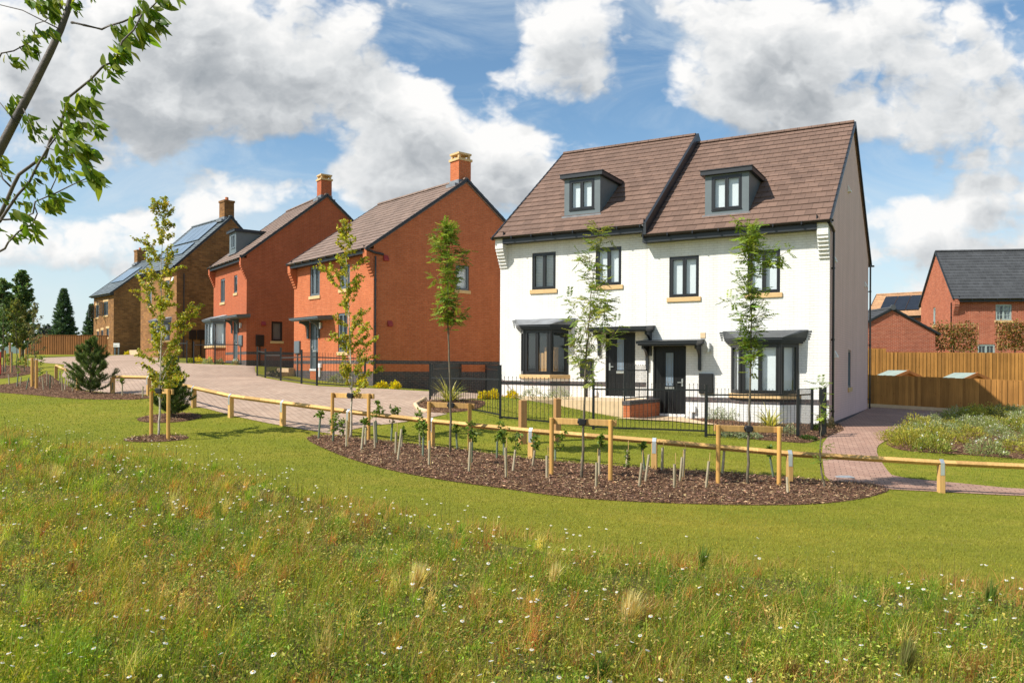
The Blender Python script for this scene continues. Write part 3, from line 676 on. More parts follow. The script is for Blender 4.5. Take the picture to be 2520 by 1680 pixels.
def bay(H, A0, A1, z0, z1, zb, p=.55, c=.42, mat=None, wall=None, roofm=None, inner='blind', trim=None, zr=.22, band=None, dark=False, over=.2):
    """canted bay window on the front: sill at z0, head z1, brick base from zb"""
    mat = mat or M['upvc']; T = H.TF
    plan = lambda g: [(A0 - g, 0), (A0 + c - g * .42, p + g), (A1 - c + g * .42, p + g), (A1 + g, 0)]
    mb = MB(); mb.prism(plan(-.015), zb, z0 - .13, lambda a, o, e: T(a, o, e)); bw = mb.build('bay_window', wall or H.wall, H.e)
    if band:
        mb = MB(); mb.prism(plan(-.011), band[0], band[1], lambda a, o, e: T(a, o, e)); mb.build('brick_band', M['blue_brick'], bw)
    mb = MB(); mb.prism(plan(.07), z0 - .13, z0 - .005, lambda a, o, e: T(a, o, e)); mb.build('sill', M['sill'], bw, bevel=.005)
    pl = plan(0); fr = MB(); pan = MB(); bl = MB(); d0, d1 = -.07, 0
    for i in range(3):
        P, Q = Vector(pl[i]), Vector(pl[i + 1]); ln = (Q - P).length; d = (Q - P) / ln; nrm = Vector((-d.y, d.x))
        F = lambda a, o, z, P=P, d=d, nrm=nrm: T(P.x + d.x * a + nrm.x * o, P.y + d.y * a + nrm.y * o, z)
        k = 2 if i == 1 else 1; a0, a1 = .012, ln - .012; w, cw = .06, .05
        frame_bars(fr, F, a0, a1, z0, z1, w, d0, d1); cell = (a1 - a0 - 2 * w) / k
        for j in range(k):
            x, y = a0 + w + cell * j, a0 + w + cell * (j + 1); frame_bars(fr, F, x + .004, y - .004, z0 + w, z1 - w, cw, d0 + .01, d1 + .012)
            pan.quad(F(x + cw, -.04, z0 + w + cw), F(y - cw, -.04, z0 + w + cw), F(y - cw, -.04, z1 - w - cw), F(x + cw, -.04, z1 - w - cw))
        if inner == 'blind': slats(bl, F, a0 + .1, a1 - .1, z0 + .08, z1 - .08, -.16)
        if inner == 'half':
            zm = z1 - (z1 - z0) * .08; bl.box(a0 + .1, a1 - .1, -.17, -.16, z0 + .05, zm, F)
    for i in (1, 2): v = pl[i]; fr.tube([T(v[0], v[1] - .02, z0), T(v[0], v[1] - .02, z1)], .05, 8)
    fr.build('window_frame', mat, bw); pan.build('pane', M['glass_dark'] if dark else M['glass'], bw, recalc=False)
    if inner in ('blind', 'half'): bl.build('blind', M['blind'], bw, recalc=False)
    mb = MB()
    for g0, g1, a, b in ((over * .55, over * .55, z1, z1 + .05), (over * .8, over * .8, z1 + .05, z1 + .10), (over, over, z1 + .10, z1 + .16)):
        mb.prism(plan(g0), a, b, lambda x, o, e: T(x, o, e))
    mb.build('bay_fascia', trim or M['fascia'], bw)
    lo, hi = plan(over + .02), [(A0 - over - .05, .02), (A0 - over + .12, .2), (A1 + over - .12, .2), (A1 + over + .05, .02)]
    mb = MB(); za, zb_ = z1 + .161, z1 + .16 + zr
    vs = [T(x, o, za) for x, o in lo] + [T(x, o, zb_) for x, o in hi] + [T(hi[0][0], .003, zb_ + .02), T(hi[3][0], .003, zb_ + .02)]
    mb.add(vs, [(0, 1, 5, 4), (1, 2, 6, 5), (2, 3, 7, 6), (4, 5, 6, 7), (4, 7, 9, 8), (3, 2, 1, 0)])
    x0, x1 = hi[0][0], hi[3][0]
    for sx, sgn in ((x0, -1), (x1, 1)):          # saw-tooth stepped flashing let into the brickwork
        for i in range(4): mb.box(min(sx, sx + sgn * (.10 - .02 * i)), max(sx, sx + sgn * (.10 - .02 * i)), .001, .008, zb_ - .06 - .07 * i, zb_ - .01 - .07 * i, T)
    mb.build('bay_roof', roofm or M['lead'], bw); return bw
def wall_lamp(H, T, a, z):
    mb = MB(); mb.box(a - .045, a + .045, .001, .03, z - .12, z + .1, T); mb.tube([T(a, .09, z - .16), T(a, .09, z - .06)], .055, 10); mb.tube([T(a, .03, z - .1), T(a, .09, z - .1)], .02, 6)
    w = mb.build('wall_lamp', M['steel'], H.e); mb = MB(); mb.tube([T(a, .09, z - .06), T(a, .09, z + .12)], .052, 10); mb.build('lamp_shade', M['white'], w, smooth=False)
def meter_box(H, T, a0, a1, z0, z1, mat=None):
    mb = MB(); mb.box(a0, a1, .001, .07, z0, z1, T); m = mb.build('meter_box', mat or M['gutter'], H.e, bevel=.006)
    mb = MB(); mb.box(a0 + .02, a1 - .02, .071, .08, z0 + .02, z1 - .02, T); mb.build('meter_door', mat or M['upvc'], m, bevel=.004)
    mb = MB(); am = (a0 + a1) / 2; mb.box(am - .03, am + .03, .001, .05, -.6, z0, T); mb.build('supply_pipe', mat or M['gutter'], m)
def vent(H, T, a, z, mat, w=.09, h=.2, hood=True):
    mb = MB(); mb.box(a - w, a + w, .001, .02, z - h / 2, z + h / 2, T)
    if hood: mb.prism([(.02, z + h * .45), (.1, z - h * .25), (.1, z - h * .45), (.02, z - h * .45)], a - w, a + w, lambda o, zz, e: T(e, o, zz))
    mb.build('vent_cover', mat, H.e, bevel=.004)
def tap_box(H, T, a, z):
    mb = MB(); mb.box(a - .1, a + .12, .001, .1, z, z + .2, T); mb.tube([T(a - .02, .05, z - .4), T(a - .02, .05, z)], .05, 8); mb.build('outlet_box', M['white'], H.e, bevel=.01)
def dormer(H, a0, a1, y0, z0, z1, roof_th=.13, over=.12, mat=None, fmat=None, win=None, inner='sheet', rmat=None):
    """flat-roofed box dormer whose face stands at depth y0 behind the wall"""
    mat = mat or M['dormer_grey']; y1 = (z1 - s_zg(H)) / H.k - H.ov
    mb = MB()
    zw0, zw1 = win[2], win[3]; F = lambda a, o, z: (a, y0 - o, z)
    for (p, q, u, v) in ((a0, win[0], z0, z1), (win[1], a1, z0, z1), (win[0], win[1], z0, zw0), (win[0], win[1], zw1, z1)):
        mb.box(p, q, -.1, 0, u, v, F)
    for x in (a0, a1):
        xs = (x, x + .06) if x == a0 else (x - .06, x)
        mb.prism([(y0 + .1, z0 - .03), (y0 + .1, z1), (y1 + .15, z1), (y0 + .1 + .02, z0 - .05)], *xs, lambda p, q, e: (e, p, q))
    dm = mb.build('dormer', mat, H.e)
    mb = MB(); mb.box(a0 - over, a1 + over, -(y1 - y0) - .12, over, z1 + .001, z1 + roof_th, F); mb.box(a0 - over - .02, a1 + over + .02, -(y1 - y0) - .12, over + .02, z1 + roof_th, z1 + roof_th + .03, F)
    mb.build('flat_roof', rmat or M['fascia'], dm, bevel=.008)
    mb = MB(); mb.box(a0 - .06, a1 + .06, -.02, .09, z0 - .07, z0 - .0, F); mb.build('flashing', M['lead'], dm, bevel=.004)
    window(dm, F, win[0], win[1], zw0, zw1, 2, fmat, False, inner, rec=.0, name='window_frame', sub=dm); return dm
def s_zg(H): return H.zg

# ================================================================== the white pair
def white_common(H, win_list, door_r, can, bay_r, lamp, meter, dorm, other):
    pass
A_W = R(-29.6)
WR = House('white_house', 'white brick house, gable tinted pink for bounced light, right-hand one of the white pair', 4.30, 25.49, A_W, 5.48, 10.4, -1.62, 4.22, 8.47, .40, M['white_brick'], M['brown_tile'], M['fascia'], group='pair of white three storey houses')
WL = House('white_house', 'white brick house, left-hand and slightly higher one of the white pair', -.43, 28.18, A_W, 5.435, 10.4, -1.25, 4.55, 8.80, .40, M['white_brick'], M['brown_tile'], M['fascia'], group='pair of white three storey houses')
# --- right-hand house
H = WR; f = H.rect
w1 = f(1647, 1720, 630, 731); ww = w1[1] - w1[0]; w2 = f(1845, 1920, 615, 721); w2 = (w2[1] - ww, w2[1], w2[2], w2[3])
d1 = f(1607, 1688, 851, 1020); fl = d1[2]
gw = H.rect(2087, 2094.5, 861, 953, H.ga)
b1 = f(1800, 1962, 842, 968)
H.shell([w1, w2, d1, (b1[0] + .1, b1[1] - .1, b1[2] + .05, b1[3] - .05)], [gw], gmat=M['bounce_tint_brick'])
H.roof(19, vl=-.02, vr=.05); H.eaves(-.02, H.W - .30, gx=(-.02, H.W + .16))
H.corbel(H.W - .30, H.W + .004, H.zg - .03, 1.0, .36)
H.band(fl + .42, fl + .58, [(0, d1[0]), (d1[1], H.W - .002)], False)
mb = MB(); mb.box(-.002, H.W + .02, -.02, .02, -.8, fl - .12, H.TF); mb.box(-.02, H.D, -.02, .02, -.8, fl - .10, H.TG); mb.build('plinth', M['blue_brick'], H.e)
window(H, H.TF, *w1, inner='sheet'); window(H, H.TF, *w2, inner='sheet')
door(H, H.TF, *d1, M['door_black'], hinge='L')
window(H, H.TG, *gw, lights=1, inner='sheet', w=.04, cw=.03, mat=M['upvc_grey'])
ca = f(1566, 1716, 838, 842, o=.7); canopy(H, H.TF, ca[0], ca[1], ca[3] - .02, .75)
bay(H, b1[0] - .02, b1[1] + .05, b1[2], b1[3] - .05, -.6, .55, .42, inner='half', roofm=M['lead_dark'], band=(fl + .42, fl + .58))
q = H.fr(1746, 853); wall_lamp(H, H.TF, *q)
q = f(1721, 1756, 919, 968); meter_box(H, H.TF, *q)
q = H.fr(1730, 825); vent(H, H.TF, *q, M['buff_slab'], .08, .17, False)
q = H.fr(1704, 1008); tap_box(H, H.TF, q[0], fl + .1)
H.pipe(H.TG, .32, .06, -.6, H.zg - .25)
mb = MB(); mb.tube([(H.W + .02, -H.ov - .02, H.zg - .06), (H.W + .06, -.1, H.zg - .14), (H.W + .06, .32, H.zg - .22)], .045, 8); mb.build('gutter', M['gutter'], H.e)
H.pipe(H.TG, H.D - .02, .08, -.6, H.zg - .02)
for (u, v) in ((2087, 466), (2051, 637), (2128, 700), (2054, 872)): q = H.ga(u, v); vent(H, H.TG, *q, M['white'], .12, .22)
def dorm(H, uL, uR, vT, vB, us, win):
    # the face stands where its foot meets the roof plane
    p = None; v = (uL + uR) / 2
    for i in range(400):
        y0 = -.3 + i * .01; P = H.hit(v, vB, (0, 1), (0, y0, 0))
        if P.z < H.zg + H.k * (y0 + H.ov): p = y0; break
    a0, a1, z0, z1 = f2(H, uL, uR, vT, vB, p); w = f2(H, *win, p); return a0, a1, p, z0, z1, w
def f2(H, uL, uR, vT, vB, y): return H.rect(uL, uR, vT, vB, H.fr, -y)
D = dorm(H, 1735, 1843, 428, 527, None, (1751, 1826, 431, 517)); dormer(H, D[0], D[1], D[2], D[3], D[4], win=D[5])
# --- left-hand house
H = WL; f = H.rect
v1 = f(1309.5, 1367.5, 621, 712); vw = v1[1] - v1[0]; v2 = f(1466, 1529, 608, 702)
d2 = f(1490, 1563, 818, 977); fl2 = d2[2]
b2 = f(1284, 1398, 809, 921)
H.shell([v1, v2, d2, (b2[0] + .1, b2[1] - .1, b2[2] + .05, b2[3] - .05)], [])
rf = H.roof(19, vl=.05, vr=.02); H.eaves(.30, H.W + .02, gx=(-.12, H.W + .0))
H.corbel(-.004, .30, H.zg - .03, 1.0, .36)
mb = MB(); dy, dz = H.D / 2 + H.ov, H.zr - H.zg; y0 = -H.ov - .03
mb.prism([(y0, H.zg + .05), (H.D / 2, H.zr + .06), (H.D / 2, H.zr - .5), (y0, H.zg - .42)], H.W + .03, H.W + .12, lambda a, b, e: (e, a, b))
mb.prism([(H.D + H.ov, H.zg + .05), (H.D / 2, H.zr + .06), (H.D / 2, H.zr - .5), (H.D + H.ov, H.zg - .42)], H.W + .03, H.W + .12, lambda a, b, e: (e, a, b))
mb.build('verge_cladding', M['fascia'], H.e)
H.band(fl2 + .34, fl2 + .49, [(0, d2[0]), (d2[1], H.W)], False)
window(H, H.TF, *v1, inner='blind'); window(H, H.TF, *v2, inner='sheet')
door(H, H.TF, *d2, M['door_black'], hinge='R')
ca = f(1446, 1592, 804, 808, o=.7); canopy(H, H.TF, ca[0], ca[1], ca[3] - .02, .75)
bay(H, b2[0] - .03, b2[1] + .02, b2[2], b2[3] - .05, -.6, .55, .42, inner='none', roofm=M['lead'], band=(fl2 + .34, fl2 + .49), dark=False)
q = H.fr(1444, 842); wall_lamp(H, H.TF, *q); q = f(1429, 1459, 883, 926); meter_box(H, H.TF, *q)
q = H.fr(1462, 970); tap_box(H, H.TF, q[0], fl2 + .02)
# boxes waiting behind the bay glass
q = f(1300, 1322, 855, 915); 
mb = MB()
D = dorm(H, 1389, 1477, 437, 530, None, (1401, 1463, 441, 517)); dormer(H, D[0], D[1], D[2], D[3], D[4], win=D[5])
def packing_box(x, y, z, w, d, h, rz, label):
    mb = MB(); mb.box(-w / 2, w / 2, -d / 2, d / 2, 0, h); mb.box(-.03, .03, -d / 2 - .002, d / 2 + .002, -.0, h + .002); o = mb.build('cardboard_box', M['card'])
    p = H.o + H.ax * x + H.ay * y; o.location = (p.x, p.y, H.o.z + z); o.rotation_euler = (0, 0, H.e.rotation_euler.z + rz); tag(o, label, 'box', 'boxes behind the bay window')
x0 = b2[0]; packing_box(x0 + .75, .02, b2[2] - .05, .3, .3, .78, .1, 'paler narrow cardboard box behind the glass of the left white bay window')
packing_box(x0 + 1.15, .02, b2[2] - .05, .38, .3, .98, -.1, 'taller orange cardboard box behind the glass of the left white bay window')

# ================================================================== orange brick house
A_O = math.atan2(-.76, .65)
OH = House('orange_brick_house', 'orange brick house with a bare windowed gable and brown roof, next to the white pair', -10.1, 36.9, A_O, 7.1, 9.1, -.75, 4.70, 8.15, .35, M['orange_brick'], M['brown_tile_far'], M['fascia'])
H = OH; f = H.rect
o1 = f(763, 787, 655, 728); o2 = f(836, 861, 651, 711); od = f(763, 782.5, 791, 909); o3 = f(832, 855, 770, 866)
og = H.rect(1121, 1154.5, 653, 714, H.ga)
H.shell([o1, o2, od, o3], [og]); H.roof(17); H.eaves(.28, H.W - .28, .2); H.corbel(0, .28, H.zg - .02, 1.05, .33); H.corbel(H.W - .28, H.W + .004, H.zg - .02, 1.05, .33)
for r_ in (o1, o2, o3): window(H, H.TF, *r_, mat=M['upvc_grey'], inner='curtain')
window(H, H.TG, *og, lights=1, mat=M['upvc_grey'], inner='sheet')
door(H, H.TF, *od, M['door_grey'], hinge='R')
ca = f(719, 789, 781, 785, o=.6); canopy(H, H.TF, ca[0], ca[1], ca[3], .75, mat=M['upvc_grey'], bx=(od[0] - .12, od[1] + .15))
zb0, zb1 = H.ga(923, 895)[1], H.ga(923, 886)[1]; zp = H.ga(923, 914)[1]
H.band(zb0, zb1, [(0, od[0]), (od[1], H.W)]); H.band(-1.0, zp, [(0, od[0]), (od[1], H.W)], name='plinth')
q = H.fr(792.5, 800); wall_lamp(H, H.TF, *q); q = f(727, 740, 839, 870); meter_box(H, H.TF, *q, mat=M['upvc_grey'])
q = H.fr(790, 905); tap_box(H, H.TF, q[0], q[1])
q = H.ga(921.6, 800); H.pipe(H.TG, q[0], .06, -.4, H.zg - .3)
mb = MB(); mb.tube([(H.W + .05, -H.ov - .05, H.zg - .05), (H.W + .06, 0, H.zg - .16), (H.W + .06, q[0] + .35, H.zg - .2)], .05, 8); mb.build('gutter', M['gutter'], H.e)
for (u, v) in ((949, 635), (959, 796)): q = H.ga(u, v); vent(H, H.TG, *q, M['vent_red'], .11, .24)
H.chimney(H.W - .75, H.W - .12, H.D / 2 - .3, H.D / 2 + .35, H.zr - .6, H.L(8.97), M['orange_brick'], 'cap')

# ================================================================== red brick house with dormer
A_R = math.atan2(-.81, .588)
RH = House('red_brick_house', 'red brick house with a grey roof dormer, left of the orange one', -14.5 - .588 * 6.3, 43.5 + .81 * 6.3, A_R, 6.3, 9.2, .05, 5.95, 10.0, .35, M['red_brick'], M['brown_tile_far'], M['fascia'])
H = RH; f = H.rect
r1 = f(543, 553.5, 686, 744); r2 = f(576, 584, 677, 721); rd = f(574, 585, 787, 885); rg = H.rect(668, 695, 791, 839, H.ga)
rb = f(524, 556, 790, 851)
H.shell([r1, r2, rd, (rb[0] + .12, rb[1] - .12, rb[2] + .05, rb[3] - .05)], [rg]); H.roof(17); H.eaves(.28, H.W - .28, .2); H.corbel(0, .28, H.zg - .02, 1.1, .33); H.corbel(H.W - .28, H.W + .004, H.zg - .02, 1.1, .33)
window(H, H.TF, *r1, mat=M['upvc_grey'], inner='curtain'); window(H, H.TF, *r2, mat=M['upvc_grey'], lights=1, inner='curtain')
window(H, H.TG, *rg, lights=1, inner='sheet', dark=True)
door(H, H.TF, *rd, M['door_grey'], hinge='R')
ca = f(543, 589, 778, 782, o=.6); canopy(H, H.TF, ca[0] + .3, ca[1], ca[3], .75, mat=M['upvc_grey'], bx=(rd[0] - .15, rd[1] + .15))
bay(H, rb[0] + .15, rb[1] - .05, rb[2], rb[3] - .1, -.6, .6, .45, mat=M['upvc_grey'], roofm=M['lead'], trim=M['upvc_grey'], inner='half')
H.band(H.ga(615, 871.5)[1], H.ga(615, 864.7)[1], [(0, rd[0]), (rd[1], H.W)]); H.band(-1.0, H.ga(615, 886)[1], [(0, rd[0]), (rd[1], H.W)], name='plinth')
q = H.fr(595, 800); wall_lamp(H, H.TF, *q); q = f(589, 598, 825, 851); meter_box(H, H.TF, *q, mat=M['upvc_grey'])
q = H.rect(629, 649, 824, 852, H.ga); meter_box(H, H.TG, *q); q = H.ga(648, 796); vent(H, H.TG, *q, M['vent_red'], .12, .24)
H.chimney(H.W - .75, H.W - .12, H.D / 2 - .3, H.D / 2 + .35, H.zr - .6, H.L(10.85), M['red_brick'], 'cap')
q0 = f2(H, 566, 581, 573, 624, .35); dormer(H, q0[0] - .1, q0[1], .35, q0[2], q0[3], win=(q0[0] + .2, q0[1] - .2, q0[2] + .28, q0[3] - .08), mat=M['dormer_grey'], fmat=M['upvc_grey'], over=.14)

# ================================================================== two ironstone houses
def stone(label, ox, oy, ang, W, D, base, zg, zr, front, doors, bays, chim, gable_boxes, solar, n):
    H = House('stone_house', label, ox, oy, ang, W, D, base, zg, zr, .3, M['stone'], M['slate'], M['fascia'], group='ironstone houses at the far end of the row')
    rs = [H.rect(*p) for p in front]; H.shell(rs + [H.rect(*p) for p in doors], []); H.roof(n, vl=.02, vr=.02); H.eaves(0, W, .16)
    for r_, p in zip(rs, front):
        w_ = window(H, H.TF, *r_, mat=M['upvc_grey'], inner='curtain', sill=True, lights=2 if r_[1] - r_[0] > .8 else 1)
        mb = MB(); mb.box(r_[0] - .12, r_[1] + .12, -.05, .015, r_[3], r_[3] + .2, H.TF); mb.build('lintel', M['sill'], w_)
    for p in doors: door(H, H.TF, *H.rect(*p), M['door_grey'])
    for p in bays: r_ = H.rect(*p); bay(H, r_[0], r_[1], r_[2], r_[3], -.6, .6, .4, mat=M['upvc_grey'], trim=M['upvc_grey'], inner='half')
    for p in gable_boxes: q = H.rect(*p, H.ga); meter_box(H, H.TG, *q)
    H.chimney(*chim, M['stone'], 'pot')
    mb = MB(); dy, dz = H.D / 2 + H.ov, H.zr - H.zg; Ln = math.hypot(dy, dz); ny, nz = -dz / Ln, dy / Ln
    P = lambda t, h: (-H.ov + dy * t + ny * h, H.zg + dz * t + nz * h)
    for (x0, x1, t0, t1) in solar:
        for i in range(int(round((x1 - x0) / 1.05))): mb.prism([P(t0, .06), P(t1, .06), P(t1, .10), P(t0, .10)], x0 + i * 1.05, x0 + i * 1.05 + 1.0, lambda a, b, e: (e, a, b))
    if solar: mb.build('solar_panels', M['solar'], H.e)
    return H
S1 = stone('brown ironstone house with panels on its slate roof, seen behind the tall yellow-green birch', -21.9 - .707 * 6.2, 52 + .707 * 6.2, R(-45), 6.2, 7.4, .55, 6.4, 10.3,
  [(407, 417, 690, 739), (364, 373, 700, 752)], [(376, 384, 800, 872)], [(390, 418, 796, 838)], (5.1, 5.9, 3.35, 4.05, 9.3, 10.75), [(465, 482, 812, 835), (485, 503, 812, 835)], [(1.0, 5.3, .28, .5), (1.0, 5.3, .55, .92)], 20)
H = S1; q = H.ga(446, 780); H.pipe(H.TG, .45, .06, -.4, H.zg - .3); q = H.fr(426, 687); vent(H, H.TF, *q, M['white'], .12, .3)
S2 = stone('brown ironstone house with open windows, farthest house at the left end of the row', -35 - .707 * 5.2, 70 + .707 * 5.2, R(-45), 5.2, 7.8, .9, 6.4, 9.9,
  [(236, 243, 751, 781), (255, 266, 742, 776), (239, 243, 815, 830), (249, 254, 812, 830), (262, 268, 808, 830)], [], [], (.15, .95, 3.5, 4.3, 8.6, 10.0), [], [(1.0, 4.4, .35, .75)], 20)
H = S2
for (u0, u1, v0, v1) in ((233, 243, 752, 782), (254, 262, 743, 777)):
    r_ = H.rect(u0, u1, v0, v1); mb = MB(); T = lambda a, o, z, a0=r_[0]: (a0 + a * .55, -.02 - a * .8, z) if True else None
    frame_bars(mb, lambda a, o, z, a0=r_[0]: (a0 + a * .5 + o, -.03 - a * .85, z), 0, .75, r_[2], r_[3], .06, 0, .04); o_ = mb.build('open_casement', M['upvc_grey'], H.e)
    mb = MB(); mb.quad(*[(r_[0] + a * .5 + .02, -.03 - a * .85, z) for a, z in ((.05, r_[2] + .05), (.7, r_[2] + .05), (.7, r_[3] - .05), (.05, r_[3] - .05))]); mb.build('pane', M['glass_dark'], o_, recalc=False)

# ================================================================== houses behind on the right
BH = House('red_brick_house', 'red brick house with a dark grey tiled roof behind the garden fences on the right', 28.73, 52, R(-9), 13, 5.9, -.9, 4.65, 8.2, .3, M['pale_red_brick'], M['black_tile'], M['fascia'])
H = BH; f = H.rect
x1 = f(2450, 2490, 744, 788); x2 = f(2405, 2449, 847, 872); lw = H.rect(2296, 2302, 757, 800, H.gl)
x1 = (x1[0], x1[1], x1[2], min(x1[3], H.zg - .35)); x2 = (x2[0], x2[1], x2[2] - .6, x2[3])
H.shell([x1, x2], [], [lw]); H.roof(17); H.eaves(.3, H.W, .2); H.corbel(0, .3, H.zg - .02, 1.0, .3)
window(H, H.TF, *x1, mat=M['upvc_pale'], inner='curtain', bars=3); window(H, H.TF, *x2, mat=M['upvc_pale'], inner='none', bars=2, sill=False); window(H, H.TL, *lw, mat=M['upvc_pale'], lights=1, inner='sheet', w=.05, cw=.03)
H.pipe(lambda a, o, z: (.0 - o, a, z), .15, .05, -.5, H.zg - .2)
GH = House('brick_garage', 'red brick garage with a low dark-edged gable behind the tall fence', 19.42, 52, R(-90), 6, 5.0, -1.0, 2.1, 3.6, .25, M['pale_red_brick'], M['black_tile'], M['fascia'], cat='garage')
GH.shell(); GH.roof(10, vl=.02, vr=.05); mb = MB(); mb.tube([(6.02, 2.5, GH.zr + .02), (6.14, 2.5, GH.zr + .02)], .16, 10); mb.build('ridge_cap', M['lead_dark'], GH.e)
TH = House('tan_roof_house', 'house with a tan tiled roof and dark solar panels behind the garage', 32.4, 72.7, R(-40), 10, 6, -.7, 4.8, 7.1, .3, M['pale_red_brick'], M['tan_tile'], M['fascia'])
H = TH; H.shell(); H.roof(12); H.eaves(0, H.W, .2)
mb = MB(); dy, dz = H.D / 2 + H.ov, H.zr - H.zg; Ln = math.hypot(dy, dz); ny, nz = -dz / Ln, dy / Ln
P = lambda t, h: (-H.ov + dy * t + ny * h, H.zg + dz * t + nz * h)
for i in range(3): mb.prism([P(.22, .06), P(.84, .06), P(.84, .12), P(.22, .12)], .9 + i * 1.1, 1.95 + i * 1.1, lambda a, b, e: (e, a, b))
mb.build('solar_panels', M['solar_dark'], H.e)

# ================================================================== fences
def fence(name, label, A, B, zA, zB, mat, cap=True, gravel=.15, bw=.1, post=1.8, step=None, group=None, cat='fence'):
    A, B = Vector((*A, 0)), Vector((*B, 0)); d = B - A; Ln = d.length; ang = math.atan2(d.y, d.x); zb = G(A.x, A.y)
    e = empty(name, (A.x, A.y, zb), ang, label, cat, group); n = int(Ln / bw); mb = MB(); gv = MB(); rng = random.Random(3)
    top = lambda t: zA + (zB - zA) * t - zb
    for i in range(n):
        t = (i + .5) / n; p = A + d * t; g = G(p.x, p.y) - zb; st = step(t) if step else 0
        z1 = top(t) + rng.uniform(-.008, .008) + st; o = -.018 if i % 2 else -.004
        mb.prism([(i * bw - .015, 0 + o), (i * bw + bw * .9, o - .016), (i * bw + bw * .9, o + .002), (i * bw - .015, o + .018)], g + gravel, z1, lambda a, b, z: (a, b, z))
    mb.build('board_panel', mat, e)
    if gravel:
        k = max(1, int(Ln / post))
        for i in range(k):
            t0, t1 = i / k, (i + 1) / k; p, q = A + d * t0, A + d * t1
            g0, g1 = G(p.x, p.y) - zb, G(q.x, q.y) - zb; x0, x1 = Ln * t0, Ln * t1
            gv.add([(x0, -.03, g0 - .1), (x1, -.03, g1 - .1), (x1, -.03, g1 + gravel), (x0, -.03, g0 + gravel), (x0, .02, g0 - .1), (x1, .02, g1 - .1), (x1, .02, g1 + gravel), (x0, .02, g0 + gravel)], MB.BOX)
        gv.build('gravel_board', M['buff_slab'] if gravel > .12 else mat, e)
    if cap:
        mb = MB(); mb.beam((0, -.01, top(0) + .02), (Ln, -.01, top(1) + .02), .07, .03); mb.build('capping_rail', mat, e)
    return e
def zt(u, v, Y): return at(u, v, Y).z
fence('closeboard_fence', 'lower brown closeboard fence with pale gravel boards, at the end of the block path', (14.6, 33.6), (22.6, 31.6), zt(2139, 921, 33.5), zt(2560, 940.5, 31.8), M['fence'], False)
fence('closeboard_fence', 'taller golden closeboard fence behind the two small shed roofs', (18.6, 43.5), (34, 43.5), zt(2139, 866, 43.5), zt(2520, 868, 43.5), M['fence'], False, 0, step=lambda t: .2 if t < .115 else 0)
fence('closeboard_fence', 'long dark brown closeboard fence at the far left end of the drive', (at(62, 850, 71).x, 71), (at(287, 850, 71).x, 71), zt(62, 824, 71), zt(287, 826, 71), M['fence_far'], True, .0)
# sheds between the two fences
def shed(u, v, Y, rz, label):
    p = at(u, v, Y); zb = G(p.x, p.y); e = empty('garden_shed', (p.x, p.y, zb), rz, label, 'shed', 'small sheds behind the fence'); h = p.z - zb; w, dp, dr = .78, 1.25, .26
    mb = MB(); pr = [(-w + .06, 0), (w - .06, 0), (w - .06, h - dr - .03), (0, h - .05), (-w + .06, h - dr - .03)]; mb.prism(pr, .08, dp - .05, lambda a, z, y: (a, y, z)); mb.build('wall', M['shed'], e)
    mb = MB()
    for s in (-1, 1): mb.prism([(0, h), (s * w, h - dr), (s * w, h - dr - .03), (0, h - .03)], 0, dp, lambda a, z, y: (a, y, z))
    mb.build('roof', M['felt'], e)
    mb = MB()
    for s in (-1, 1): mb.prism([(0, h + .015), (s * (w + .02), h - dr + .005), (s * (w + .02), h - dr - .13), (0, h - .13)], -.03, -.005, lambda a, z, y: (a, y, z))
    mb.prism([(0, h + .05), (.06, h - .02), (0, h - .1), (-.06, h - .02)], -.05, -.031, lambda a, z, y: (a, y, z)); mb.build('barge_board', M['shed'], e)
shed(2235, 911, 38, R(18), 'small shed roof with orange bargeboards above the fence, nearer the white house'); shed(2404, 917, 37, R(18), 'small shed roof with orange bargeboards above the fence, farther right')

# ================================================================== knee rail
KP = [(138,932),(192,964),(277,968.5),(366,972),(477,1003),(568,1027),(696,1047),(859,1073),(1062,1100),(1307,1128),(1610,1157),(1943,1190),(2316,1212),(2720,1232)]
kp = [ground(u, v) for u, v in KP]
kr = empty('knee_rail_fence', kp[4], 0, 'low timber knee rail on short strapped posts along the drive and bark bed', 'fence')
o0 = Vector(kp[4]); HT = .56
for i, p in enumerate(kp):
    q = kp[min(i + 1, len(kp) - 1)] - kp[max(i - 1, 0)]; d = Vector((q.x, q.y, 0)).normalized(); n = Vector((-d.y, d.x, 0)); b = p - o0
    mb = MB(); T = lambda a, o, z: tuple(b + d * a + n * o + Vector((0, 0, z))); mb.box(-.052, .052, -.056, .056, -.2, HT - .05, T)
    ps = mb.build('post', M['timber'], kr, bevel=.006)
    if i > 2:
        mb = MB(); w = .035
        mb.box(-w, w, -.060, -.057, HT - .24, HT - .02, T); mb.box(-w, w, .057, .060, HT - .24, HT - .02, T)
        mb.prism([(-.06, HT - .02), (0, HT + .042), (.06, HT - .02), (.054, HT - .024), (0, HT + .034), (-.054, HT - .024)], -w, w, lambda o, z, e: T(e, o, z)); mb.build('strap', M['galv'], ps)
for i in range(len(kp) - 1):
    if i == 1: continue
    mb = MB(); a, b = kp[i] - o0 + Vector((0, 0, HT - .025)), kp[i + 1] - o0 + Vector((0, 0, HT - .025)); dd = (b - a).normalized() * .004
    mb.beam(a + dd, b - dd, .078, .078, turn=math.pi / 4); mb.build('rail', M['timber'], kr, bevel=.004)

